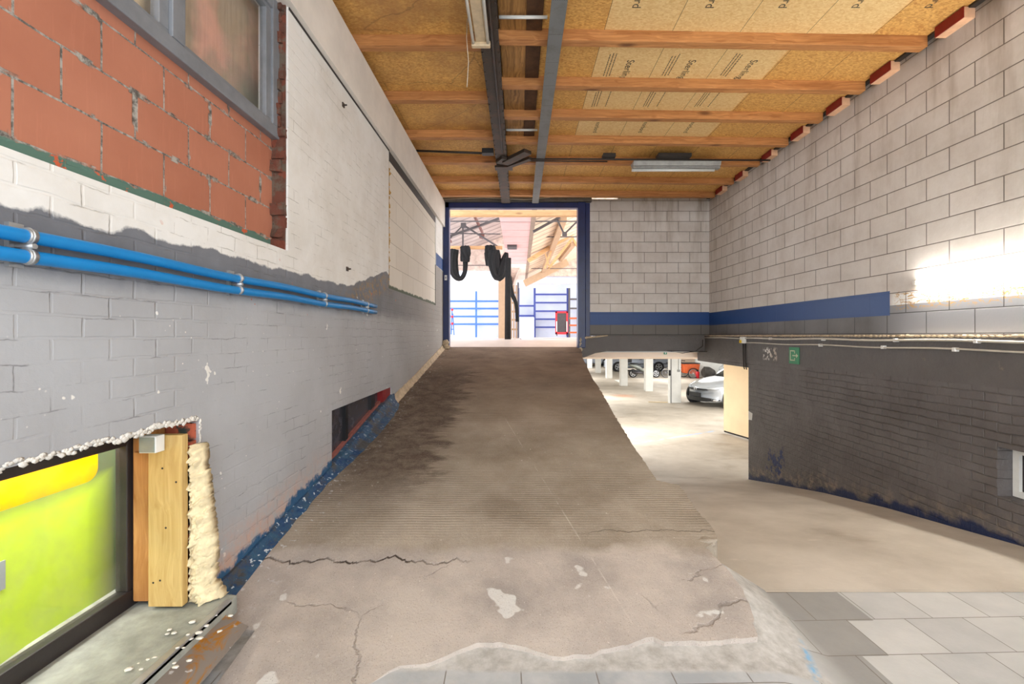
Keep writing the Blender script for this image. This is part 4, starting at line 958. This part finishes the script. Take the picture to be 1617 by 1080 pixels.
truss('steel_truss', 'red-brown purlin truss high in the left hall bay', [('purlin', at(748,338,13), at(762,368,17), 1.2), ('purlin', at(712,382,17), at(704,372,14), 1.2), ('gusset_plate', at(758,372,16), at(764,374,16), 2.6)], plain('rusty_steel', (110,66,58), .7), .06)
z = 17
truss('timber_truss', 'pale timber roof truss in the right hall bay', [('rafter', at(834,412,z), at(918,360,z), 1.6), ('post', at(871,395,z), at(860,424,z), .7), ('strut', at(861,400,z), at(868,424,z), .5), ('tie', at(866,424,z), at(905,375,z), 1.0), ('rafter', at(905,378,z), at(916,396,z), .9)], MT['beamb'], .09)
truss('steel_truss', 'dark steel members near the door head in the right hall bay', [('rafter', at(842,366,12.5), at(884,343,12.5), 1.5), ('strut', at(879,345,12.5), at(891,370,12.5), 1), ('strut', at(891,370,12.5), at(915,346,12.5), 1), ('gusset_plate', at(888,370,12.5), at(895,370,12.5), 2.6)], MT['darksteel'], .045)
truss('timber_truss', 'pale boxed timber rafter descending to the gutter in the right hall bay', [('rafter', at(828,448,22), at(896,414,22), 2.6), ('purlin', at(858,428,22), at(890,345,13), 1.5), ('purlin', at(885,410,22), at(905,385,17), 1.4)], MT['tan'], .12)
# partition with cloth
t = empty('wood_partition', (-.6, 17, HF), 'tan board and pallet partition in the middle of the hall', 'partition')
B().box(at(787,0,18)[0], at(798,0,18)[0], 18,18.1,HF,2.3).build('board', MT['tan'], t)
b = B()
for x in (807.5,811.5,815.5): X = at(x,0,18)[0]; b.box(X-.035,X+.03,18,18.08,HF,2.0)
for y in (520,505,492,478,462): H = at(0,y,18)[2]; b.box(at(805,0,18)[0],at(819,0,18)[0],18.02,18.06,H-.04,H+.04)
b.build('pallet_slats', MT['tan'], t); B().box(at(817,0,17.9)[0],at(819.5,0,17.9)[0],17.9,17.95,HF,2.1).build('steel_post', MT['darksteel'], t)
b = B(); z = 12.2; b.tube([(at(802,0,z)[0],z,HF),(at(802,0,z)[0],z,1.0),(at(802,0,z)[0]+.01,z,2.08)], .078, 28, True, lambda a, s: 1+.13*math.sin(a*6+s*2)); tag(b.build('rolled_cloth', MT['black']), 'tall black rolled cloth standing like a post in the middle of the hall', 'cloth')
def sweep(name, pts, r, label, sc=1.0, fl=.2, n=32):
    b = B(); P = [Vector(p) for p in pts]; sm = []
    for i in range(len(P)-1):
        p0, p1, p2, p3 = P[max(i-1,0)], P[i], P[i+1], P[min(i+2,len(P)-1)]
        for k in range(6):
            t = k/6; sm.append(.5*((2*p1)+(p2-p0)*t+(2*p0-5*p1+4*p2-p3)*t*t+(3*p1-p0-3*p2+p3)*t**3))
    sm.append(P[-1]); rr = []
    for i in range(len(sm)):
        f = i/(len(sm)-1)*(len(r)-1); a = int(min(f, len(r)-2)); rr.append(r[a]+(r[a+1]-r[a])*(f-a))
    b.tube(sm, rr, n, True, lambda a, s: 1+fl*math.sin(a*7+3*math.sin(s*5))); return tag(b.build(name, MT['black']), label, 'cloth', 'black cloths hung in the hall')
z = 13.9
sweep('hanging_cloth', [at(718,394,z),at(716,410,z),at(718,432,z),at(727,440,z),at(734,430,z),at(735,412,z)], [.11,.12,.12,.06,.06,.07], 'black cloth hanging in a U from the left hall beam')
sweep('hanging_cloth', [at(734,389,z-.1),at(735,400,z-.1),at(734,413,z-.1)], [.13,.14,.12], 'short black cloth bundle over the left hall beam')
sweep('hanging_cloth', [at(774,388,z),at(774,400,z),at(773,420,z)], [.14,.16,.10], 'black cloth bundle hanging at the left of the big swag')
sweep('hanging_cloth', [at(781,395,z-.2),at(781,415,z-.2),at(786,436,z-.2),at(793,425,z-.2),at(800,399,z-.2)], [.14,.19,.13,.16,.05], 'large black cloth swag gathered beside the cloth post')
sweep('hanging_cloth', [at(806,436,z),at(808,462,z),at(815,480,z),at(817,508,z)], [.03,.06,.05,.05], 'narrow black cloth strip trailing right of the cloth post')
# racks
def rack(label, xs, ys, mat, z=26.9, top=455, base=531, box=None):
    t = empty('storage_rack', (at(xs[0],0,z)[0], z, HF), label, 'rack')
    for x in xs: X = at(x,0,z)[0]; B().box(X-.05,X+.05,z-.05,z+.05,HF,at(0,top,z)[2]).build('upright', mat, t)
    for y in ys:
        H = at(0,y,z)[2]; B().box(at(xs[0],0,z)[0],at(xs[-1],0,z)[0],z-.06,z+.0,H-.05,H+.05).build('shelf_beam', mat if y < 500 or mat is not MT['darksteel'] else MT['orange'], t)
    return t
rb2 = plain('rack_dark_blue', (52,66,140), .45)
rack('long light blue storage rack on the left far wall of the hall', (705,752,789), (475.7,487.3,499.8,511.8), MT['rackb'], top=460)
rack('short blue two-shelf rack beside the partition', (819,844), (483,498.6), rb2)
rack('wide blue storage rack right of centre on the far hall wall', (844.5,896), (465,478,491.4,504,516.7), rb2, z=26.8)
rack('rack with orange lower shelves at the right edge of the doorway view', (899,932), (472.5,487,502.6,513.7,525), MT['darksteel'], z=26.7)
o = B().box(at(820,0,26.6)[0],at(843.5,0,26.6)[0],26.5,27.0,HF,at(0,501,26.6)[2]).build('white_cupboard', MT['hwhite'], bevel=.02); tag(o, 'low white cupboard under the short blue rack', 'cupboard')
t = empty('red_trolley', (at(886,0,25)[0], 25, HF), 'red framed platform trolley with dark board standing on end', 'trolley')
x0, x1, H0, H1 = at(877,0,25)[0], at(897,0,25)[0], at(0,528,25)[2], at(0,491.5,25)[2]
b = B()
for (a, c, e, f) in ((x0,x1,H0,H0+.12),(x0,x1,H1-.1,H1),(x0,x0+.1,H0,H1),(x1-.1,x1,H0,H1)): b.box(a,c,25,25.06,e,f)
b.build('frame', MT['redb'], t, bevel=.01); B().box(x0+.1,x1-.1,25.02,25.05,H0+.1,H1-.1).build('board', MT['slate'], t)
for x in (x0+.07, x1-.07): B().tube([(x,24.97,H0+.15),(x,24.97,H1-.55)], .025).build('handle_rail', MT['white'], t)
for x in (x0+.08, x1-.08): B().tube([(x-.02,24.95,H0-.03),(x+.02,24.95,H0-.03)], .05, 14).build('wheel', MT['blackp'], t)
t = empty('blue_hand_truck', (at(714,0,24)[0], 24, HF), 'blue hand truck with red fittings at the left inside the doorway', 'hand truck')
b = B(); b.bar(at(712.5,528,24), at(714,490,24), .05); b.bar(at(717,529,24), at(715,495,24), .05)
for y in (500,510,520): b.bar(at(712,y,24), at(716.5,y,24), .05)
b.build('frame', MT['rackb'], t); B().sphere(at(714,500,23.9), .07, 2).sphere(at(714,489,23.9), .07, 2).sphere(at(714,511,23.9), .07, 2).build('fitting', MT['redb'], t)
# spotlight
t = empty('spot_lamp', at(879.5,449,24.5), 'glaring lamp shining from the far right of the hall', 'lamp')
B().tube([at(879.5,449,24.5), (at(879.5,449,24.5)[0],24.9,at(879.5,449,24.5)[2]+.03)], [.06,.1], 16).build('housing', MT['white'], t)
B().sphere((at(879.5,449,24.5)[0],24.44,at(879.5,449,24.5)[2]), .065, 2).build('bulb', MT['bulb'], t)

# ================================================================== THE GARAGE
b = B(); b.box(1.0,1.2,9.25,40,-2.5,-.3); struct(b.build('wall_garage_left', MT['gwhite']))
b = B(); b.box(1.0,20,38,38.2,-2.5,-.3); struct(b.build('wall_garage_far', MT['peach']))
b = B(); b.box(10.45,20,26.9,27.1,-2.5,-.3); struct(b.build('wall_garage_white', MT['gwhite']))
b = B(); b.box(1.0,20,9.61,40,-.47,-.3); b.box(4.05,20,7.0,9.61,-.47,-.3); struct(b.build('ceiling_garage', MT['gwhite']))
b = B(); b.box(1.2,5.6,9.6,10.0,-.49,-.31); struct(b.build('trim_garage_beam', MT['soffit']))
b = B(); b.prism([(1.22,9.42,-.45),(4.1,9.42,-.45),(4.1,9.6,-.49),(1.22,9.6,-.49)], (0,0,.12)); struct(b.build('trim_garage_soffit', MT['soffit']))
for i, (X, Y, w) in enumerate(((5.72,16.6,.36),(5.72,20,.32),(5.12,22.2,.34),(5.17,26.1,.34),(5.2,29.9,.34),(5.31,34.2,.34))):
    o = B().box(X-w/2,X+w/2,Y,Y+w,-2.45,-.47).build('concrete_column', MT['gwhite'], bevel=.01)
    tag(o, 'white square garage column, '+('closest to the camera' if i == 0 else ords[i]+' of the row'), 'column', 'white garage columns')
t = empty('column_post', (5.47, 16.6, -2.45), 'thin pale post with a dark lock standing against the closest white column', 'post')
B().box(5.42,5.50,16.55,16.6,-2.45,-.47).build('post', MT['gwhite'], t); B().box(5.505,5.525,16.54,16.57,-2.45,-.47).build('groove', MT['darksteel'], t)
B().tube([(5.46,16.53,-1.45),(5.46,16.53,-1.25)], .04, 12).build('lock', MT['blackp'], t)
B().tube([(5.80,16.585,-.6),(5.80,16.585,-1.25)], .008).box(5.76,5.85,16.57,16.6,-1.32,-1.24).build('switch_cable', MT['batteng'], t)
o = B().bar((4.75,16.75,-2.435),(5.55,16.62,-2.435),.06,.02).build('floor_plank', MT['wood']); tag(o, 'thin plank lying on the garage floor beside the closest column', 'plank')
o = B().prism([at(970,0,25)[:2]+(-2.445,), at(986,0,22.5)[:2]+(-2.445,), at(978,0,25)[:2]+(-2.445,)], (0,0,.02)).build('white_board', MT['gwhite']); tag(o, 'white board lying flat on the garage floor by the third column', 'board')
# plywood door leaf
t = empty('plywood_door', (5.3, 11, -2.4), 'pale plywood door leaf standing open inside the garage behind the dark wall corner', 'door')
b = B(); b.prism([(5.14,11.45,-2.38),(5.19,11.46,-2.38),(5.75,9.3,-2.38),(5.70,9.29,-2.38)], (0,0,1.9)); b.build('leaf', MT['ply'], t)
b = B(); b.prism([(5.145,11.44,-2.42),(5.18,11.45,-2.42),(5.74,9.3,-2.42),(5.71,9.29,-2.42)], (0,0,.05)); b.build('gap_shade_strip', MT['blackp'], t)  # black strip stands in for the shaded gap under the leaf
# garage exit sign
t = empty('exit_sign', at(1046,558,12), 'small green exit sign hanging from the garage beam', 'sign')
c = at(1046.5,557.5,9.58)
B().box(c[0]-.03,c[0]+.03,9.40,9.415,c[2]-.02,c[2]+.035).build('panel', MT['sign'], t); B().box(c[0]-.012,c[0]+.012,9.396,9.40,c[2]-.01,c[2]+.025).build('pictogram', MT['white'], t)
# barrel, wrapped bags, extinguisher
G = -2.45
b = B(); b.tube([(10.55,26.0,G+.36),(10.75,25.95,G+.36),(11.1,26.3,G+.30)], [.34,.33,.24], 24, False, lambda a, s: 1+.04*math.sin(3*a)); b.tube([(11.1,26.3,G+.30),(10.62,26.0,G+.36)], [.20,.29], 24, True)
tag(b.build('plastic_bin', plain('dark_bin', (70,66,62), .8, 0, .3, 8)), 'dark grey round bin lying on its side against the white garage wall', 'bin')
o = B().sphere((11.9,26.1,G+.40), .45, 3, .35, (1.05,.7,.95), 3).build('wrapped_bag', MT['plastic']); tag(o, 'translucent plastic-wrapped bag behind the silver hatchback', 'bag')
o = B().sphere((11.3,25.7,G+.13), .28, 2, .35, (1,.7,.6), 9).build('blue_bag', MT['rackb']); tag(o, 'blue crumpled bag on the floor behind the silver hatchback', 'bag')
t = empty('fire_extinguisher', (10.25, 26.2, G), 'red fire extinguisher beside the orange cargo box', 'fire extinguisher')
B().tube([(10.25,26.2,G),(10.25,26.2,G+.36),(10.25,26.2,G+.42)], [.11,.11,.04], 14).build('cylinder', MT['redb'], t); B().box(10.2,10.3,26.17,26.23,G+.42,G+.48).build('valve', MT['blackp'], t)
o = B().box(9.55,10.35,37.9,37.99,-2.0,-1.0).build('wall_poster', MT['white']); tag(o, 'white sheet on the peach garage wall above the cargo box', 'poster')

# vehicles: local frame (forward f, side s, up), origin on the ground under the front centre
def wheel(t, c, ax, R, w=.20, spokes=5, name='wheel'):
    c = Vector(c); ax = Vector(ax).normalized()
    o = B().ring(tuple(c), ax, R-.055, .058, 32, 8).tube([c-ax*w*.4, c+ax*w*.4], R-.05, 28).build(name, MT['tyre'], t)
    b = B(); e = ax*(w*.45)
    u = Vector((0,0,1)); v = ax.cross(u)
    b.ring(tuple(c+e), ax, R*.66, .018, 28, 6); b.tube([c+e-ax*.02, c+e+ax*.015], R*.15, 12)
    for k in range(spokes):
        d = u*math.cos(2*PI*k/spokes)+v*math.sin(2*PI*k/spokes); b.bar(tuple(c+e), tuple(c+e+d*R*.66), .06, .03, tuple(ax))
    b.build('rim', MT['alloy'], o); return o
def car(name, label, org, heading, L, st, gh, paint, wheels, R, W, nose=.12):
    """st: stations (x back from the nose, halfwidth, low, belt, top); gh: greenhouse stations (x, halfwidth low, z low, halfwidth top, z top)"""
    f = Vector((math.cos(heading), math.sin(heading), 0)); s = Vector((-f.y, f.x, 0)); O = Vector(org)
    def T(x, y, z): return tuple(O-f*x+s*y+Vector((0,0,z)))
    t = empty(name, org, label, 'car')
    rings = []
    for (x, w, lo, be, tp) in st:
        half = [(0,lo),(.6*w,lo),(.88*w,lo+.03),(.985*w,lo+.14),(w,(lo+be)/2),(.985*w,be-.05),(.93*w,be),(.72*w,be+(tp-be)*.7),(.4*w,tp-.004),(0,tp)]
        rings.append([T(x+nose*(abs(y)/max(w,.01))**2.4*max(0, 1-x/1.1), y, z) for y, z in half]+[T(x+nose*(abs(y)/max(w,.01))**2.4*max(0, 1-x/1.1), -y, z) for y, z in half[-2:0:-1]])
    body = B().loft(rings).build('body', paint, t, sub=1)
    rings = []
    for (x, wl_, zl, wt, zt) in gh:
        half = [(0,zl),(wl_,zl),(wl_*.6+wt*.4,zl+(zt-zl)*.45),(wt,zt-.04),(wt*.8,zt),(0,zt+.02)]
        rings.append([T(x, y, z) for y, z in half]+[T(x, -y, z) for y, z in half[-2:0:-1]])
    B().loft(rings).build('windows', MT['glass'], t, sub=1)
    rr = [(x, wt, zt) for (x, a, zl, wt, zt) in gh if zt > 1.25]
    if len(rr) > 1:
        rings = []
        for (x, wt, zt) in rr:
            half = [(0,zt-.02),(wt+.01,zt-.06),(wt+.02,zt-.02),(wt*.8,zt+.02),(0,zt+.04)]
            rings.append([T(x, y, z) for y, z in half]+[T(x, -y, z) for y, z in half[-2:0:-1]])
        B().loft(rings).build('roof', paint, t)
    for i, x in enumerate(wheels):
        for sd in (1,-1):
            c = Vector(T(x, sd*(W-.10), R)); B().tube([c, c+s*sd*.112], R+.055, 32).build('wheel_arch', MT['blackp'], t)
            wheel(t, tuple(c+s*sd*.03), s*sd, R)
    return t, T, s, f
hatch = [(0,.62,.22,.52,.60),(.08,.72,.17,.62,.72),(.25,.80,.16,.70,.80),(.6,.87,.17,.78,.88),(1.0,.885,.2,.86,.95),(1.5,.89,.2,.92,1.0),(2.5,.89,.2,.95,1.0),(3.6,.88,.2,.98,1.02),(4.1,.84,.25,.98,1.02),(4.25,.74,.35,.9,.95)]
hgh = [(1.3,.72,.94,.70,.98),(1.95,.78,.95,.62,1.28),(2.4,.80,.95,.58,1.44),(3.0,.80,.95,.58,1.46),(3.8,.76,.95,.55,1.36),(4.15,.70,.98,.5,1.05)]
t, T, s_, f_ = car('silver_hatchback', 'silver hatchback with its nose showing beside the plywood door', (6.13, 15.8, G), math.radians(203), 4.3, hatch, hgh, MT['silver'], (.78,3.4), .32, .89, .32)
B().prism([T(-.035,-.27,.36),T(-.035,.27,.36),T(-.03,.27,.50),T(-.03,-.27,.50)], tuple(f_*.02)).build('number_plate', MT['blackp'], t)
# headlamps, grille, air intake, badge
for sd in (1,-1):
    B().loft([[T(.10,sd*.40,.60),T(.08,sd*.40,.66),T(.16,sd*.38,.68),T(.24,sd*.38,.62)],[T(.26,sd*.62,.60),T(.24,sd*.62,.69),T(.36,sd*.6,.73),T(.4,sd*.6,.62)],[T(.66,sd*.84,.69),T(.64,sd*.83,.735),T(.7,sd*.80,.75),T(.7,sd*.80,.71)]]).build('headlamp', MT['lamp'], t)
    B().loft([[T(.14,sd*.56,.22),T(.13,sd*.56,.30),T(.22,sd*.52,.30),T(.22,sd*.52,.22)],[T(.28,sd*.72,.25),T(.27,sd*.72,.29),T(.4,sd*.70,.29),T(.4,sd*.70,.25)]]).build('fog_lamp', MT['chrome'], t)
def bumper_strip(nm, y0, y1, z0, z1, w, mat, out=.012):
    rings = []
    for k in range(9):
        y = y0+(y1-y0)*k/8; x = .32*(abs(y)/w)**2.4-out; e = .5+.5*math.sin(PI*k/8)**.5; zm, hz = (z0+z1)/2, (z1-z0)/2*e
        rings.append([T(x,y,zm-hz), T(x,y,zm+hz), T(x+.1,y,zm+hz), T(x+.1,y,zm-hz)])
    B().loft(rings, smooth=False).build(nm, mat, t)
bumper_strip('grille', -.42, .42, .575, .63, .75, MT['blackp'])
bumper_strip('air_intake', -.58, .58, .20, .34, .78, MT['blackp'])
B().ring(T(-.03,0,.62), f_, .055, .008).bar(T(-.03,-.05,.63),T(-.03,.05,.63),.012).build('badge', MT['chrome'], t)
wag = [(0,.60,.25,.55,.62),(.1,.74,.2,.66,.74),(.5,.84,.18,.74,.84),(1.0,.86,.18,.84,.90),(1.6,.86,.18,.92,.98),(3.0,.86,.18,.94,1.0),(4.0,.86,.18,.95,1.0),(4.35,.84,.25,.95,1.0),(4.45,.78,.35,.9,.95)]
wgh = [(1.1,.72,.88,.7,.94),(1.9,.76,.94,.6,1.40),(2.4,.77,.95,.58,1.46),(3.6,.77,.95,.58,1.46),(4.2,.74,.95,.56,1.40),(4.42,.70,.95,.6,1.0)]
X0 = (976-820)*31.2/F-.85
t, T, s_, f_ = car('silver_estate_car', 'silver-blue estate car parked sideways behind the scooter', (X0, 32.0, G), PI, 4.45, wag, wgh, MT['silver2'], (.85,3.62), .31, .86)
for sd in (1,-1): B().prism([T(4.30,sd*.85,.75),T(4.44,sd*.79,.75),T(4.44,sd*.77,1.2),T(4.30,sd*.80,1.2)], tuple(s_*sd*.02)).build('tail_lamp', MT['taill'], t)
for sd in (1,-1):
    B().box(*sorted((T(.5,0,0)[0],T(4.3,0,0)[0])), *sorted((T(0,sd*.855,0)[1],T(0,sd*.875,0)[1])), G+.5, G+.54).build('side_strip', MT['blackp'], t)
    for x in (2.3,3.2): B().box(*sorted((T(x,0,0)[0],T(x+.18,0,0)[0])), *sorted((T(0,sd*.85,0)[1],T(0,sd*.885,0)[1])), G+.80, G+.83).build('door_handle', MT['blackp'], t)
X0 = (949-820)*36/F-2.9
t, T, s_, f_ = car('parked_car', 'far silver car barely visible between the farthest white columns', (X0+.3, 37, G), PI, 4.3, wag, wgh, MT['silver2'], (.85,3.1), .31, .86)

# scooter
t = empty('motor_scooter', (7.3, 26.6, G), 'grey motor scooter with black top box parked before the estate car', 'scooter')
xr, xf = (999.5-820)*26.6/F, (1035.7-820)*26.6/F; Y = 26.6
wheel(t, (xr,Y,G+.25), (0,-1,0), .25, .12); wheel(t, (xf,Y,G+.235), (0,-1,0), .235, .11)
def P(x, z, y=Y): return (xr+x, y, G+z)
B().loft([[P(-.30,.72,Y-.10),P(-.30,.80,Y-.08),P(-.30,.80,Y+.08),P(-.30,.72,Y+.10)],[P(0,.55,Y-.16),P(0,.80,Y-.12),P(0,.80,Y+.12),P(0,.55,Y+.16)],[P(.45,.36,Y-.17),P(.45,.74,Y-.14),P(.45,.74,Y+.14),P(.45,.36,Y+.17)],[P(.62,.26,Y-.16),P(.62,.40,Y-.15),P(.62,.40,Y+.15),P(.62,.26,Y+.16)],[P(.98,.26,Y-.18),P(.98,.36,Y-.18),P(.98,.36,Y+.18),P(.98,.26,Y+.18)]]).build('body', MT['scoot'], t, sub=1)
B().loft([[P(.96,.28,Y-.2),P(1.02,.28,Y-.2),P(1.02,.28,Y+.2),P(.96,.28,Y+.2)],[P(1.05,.9,Y-.16),P(1.12,.9,Y-.16),P(1.12,.9,Y+.16),P(1.05,.9,Y+.16)]]).build('leg_shield', MT['scoot'], t)
B().loft([[P(-.22,.80,Y-.12),P(-.22,.87,Y-.10),P(-.22,.87,Y+.10),P(-.22,.80,Y+.12)],[P(.15,.80,Y-.14),P(.15,.88,Y-.11),P(.15,.88,Y+.11),P(.15,.80,Y+.14)],[P(.52,.72,Y-.12),P(.50,.79,Y-.10),P(.50,.79,Y+.10),P(.52,.72,Y+.12)]]).build('seat', MT['blackp'], t, sub=1)
B().tube([P(xf-xr,.235), P(1.10,.85), P(1.04,1.0)], .035).build('fork', MT['blackp'], t); B().tube([P(1.02,1.02,Y-.32),P(1.04,1.02),P(1.02,1.02,Y+.32)], .02).build('handlebar', MT['blackp'], t)
B().box(xr-.48,xr-.10,Y-.2,Y+.2,G+.88,G+1.16).build('top_box', MT['blackp'], t, bevel=.05); B().tube([P(-.05,.30,Y-.16),P(.55,.30,Y-.17)], .05).build('exhaust', MT['darksteel'], t)
B().tube([P(.55,.28,Y-.1),P(.62,.02,Y-.2)], .015).build('stand', MT['darksteel'], t); B().loft([[P(-.1,.28,Y-.12),P(-.1,.42,Y-.12),P(-.1,.42,Y+.05),P(-.1,.28,Y+.05)],[P(.4,.24,Y-.14),P(.4,.44,Y-.14),P(.4,.44,Y+.1),P(.4,.24,Y+.1)]]).build('engine', MT['blackp'], t, bevel=.03)
# cargo tricycle
Y = 26.5; xr, xb = (1051.7-820)*26.5/F, (1091-820)*26.5/F
t = empty('cargo_tricycle', (9.3, Y, G), 'cargo tricycle with orange wooden box seen right of the closest column', 'tricycle')
def bike_wheel(c, R):
    o = B().ring(c, (0,1,0), R-.02, .018, 36, 8).build('wheel', MT['tyre'], t); b = B().ring(c, (0,1,0), R-.045, .009, 32, 6); b.tube([(c[0],c[1]-.05,c[2]),(c[0],c[1]+.05,c[2])], .025, 10)
    for k in range(16): a = 2*PI*k/16; b.bar(c, (c[0]+math.cos(a)*(R-.04), c[1], c[2]+math.sin(a)*(R-.04)), .005)
    b.build('spokes', MT['alloy'], o)
bike_wheel((xr,Y,G+.29), .29); bike_wheel((xb,Y-.36,G+.28), .28); bike_wheel((xb-.28,Y+.40,G+.28), .28)
B().tube([(xr,Y,G+.29),(xr+.42,Y,G+.28),(xr+.25,Y,G+.85)], .02).tube([(xr,Y,G+.29),(xr+.3,Y,G+.7)], .014).tube([(xr+.28,Y,G+.75),(xr+.42,Y,G+.30),(xb-.45,Y,G+.35)], .022).tube([(xr+.28,Y,G+.55),(xb-.5,Y,G+.6)], .022).build('frame', MT['blackp'], t)
B().loft([[(xr+.02,Y-.1,G+.85),(xr+.02,Y-.1,G+.9),(xr+.02,Y+.1,G+.9),(xr+.02,Y+.1,G+.85)],[(xr+.3,Y-.03,G+.86),(xr+.3,Y-.03,G+.9),(xr+.3,Y+.03,G+.9),(xr+.3,Y+.03,G+.86)]]).build('saddle', MT['blackp'], t, bevel=.01)
b = B(); b.prism([(xb-.52,Y-.30,G+.30),(xb+.30,Y-.30,G+.22),(xb+.42,Y-.30,G+.80),(xb-.56,Y-.30,G+.86)], (0,.62,0)); b.build('cargo_box', MT['orange'], t, bevel=.01)
B().box(xb-.57,xb+.43,Y-.31,Y+.33,G+.82,G+.87).build('box_rim', MT['blackp'], t); B().tube([(xb-.45,Y-.3,G+1.0),(xb-.6,Y,G+1.02),(xb-.45,Y+.3,G+1.0)], .02).tube([(xb-.6,Y,G+1.02),(xb-.5,Y,G+.8)], .02).build('handlebar', MT['blackp'], t)
b = B().ring((xb,Y-.37,G+.28), (0,1,0), .31, .015, 32, 6); b.build('mudguard', MT['blackp'], t)

# ================================================================== LIGHT AND CAMERA
def area(name, loc, rot, sx, sy, e, c=(1,1,1)):
    l = bpy.data.lights.new(name, 'AREA'); l.shape = 'RECTANGLE'; l.size = sx; l.size_y = sy; l.energy = e; l.color = c
    o = bpy.data.objects.new(name, l); COL.objects.link(o); o.location = (loc[0], loc[1], loc[2]+CZ); o.rotation_euler = rot; return o
R90 = PI/2
area('hall_fill_left', (-6.6, 18, 1.6), (0, -R90, 0), 3.4, 13, 260, (.86,.92,1))  # unseen area light added to brighten the hall, no window here
area('hall_fill_right', (8.8, 18, 2.6), (0, R90, 0), 4, 13, 280, (1,.92,.84))  # second added hall light, likewise out of view and without a window
for i, (x, y) in enumerate(((2.6,11.5),(7,13),(3,18),(8,19),(3,26),(8,25),(4,33),(9,33),(14,24))):
    area('garage_fill', (x, y, -.50), (0, 0, 0), 1.5, 1.2, 60, (1,.99,.97))  # unseen area lights added under the ceiling to brighten the garage
w = bpy.data.worlds.new('World'); S.world = w; w.use_nodes = True
w.node_tree.nodes['Background'].inputs[0].default_value = (.94,.97,1,1); w.node_tree.nodes['Background'].inputs[1].default_value = 2.2

cam = bpy.data.cameras.new('camera'); co = bpy.data.objects.new('camera', cam); COL.objects.link(co)
cam.lens = 16.007; cam.sensor_width = 36; cam.clip_start = .05; cam.clip_end = 200
cam.shift_x = -11.5/1617; cam.shift_y = -10/1617
co.location = (0, 0, CZ); co.rotation_euler = (R90, 0, 0); S.camera = co
S.view_settings.view_transform = 'Standard'; S.view_settings.look = 'None'; S.view_settings.exposure = .92; S.view_settings.gamma = 1
area('cellar_fill', (-1.98, 1.6, -.30), (0, math.radians(-28), 0), .25, 2.0, 24, (1,1,.92))  # unseen area light added to brighten the lime poster and yellow bar
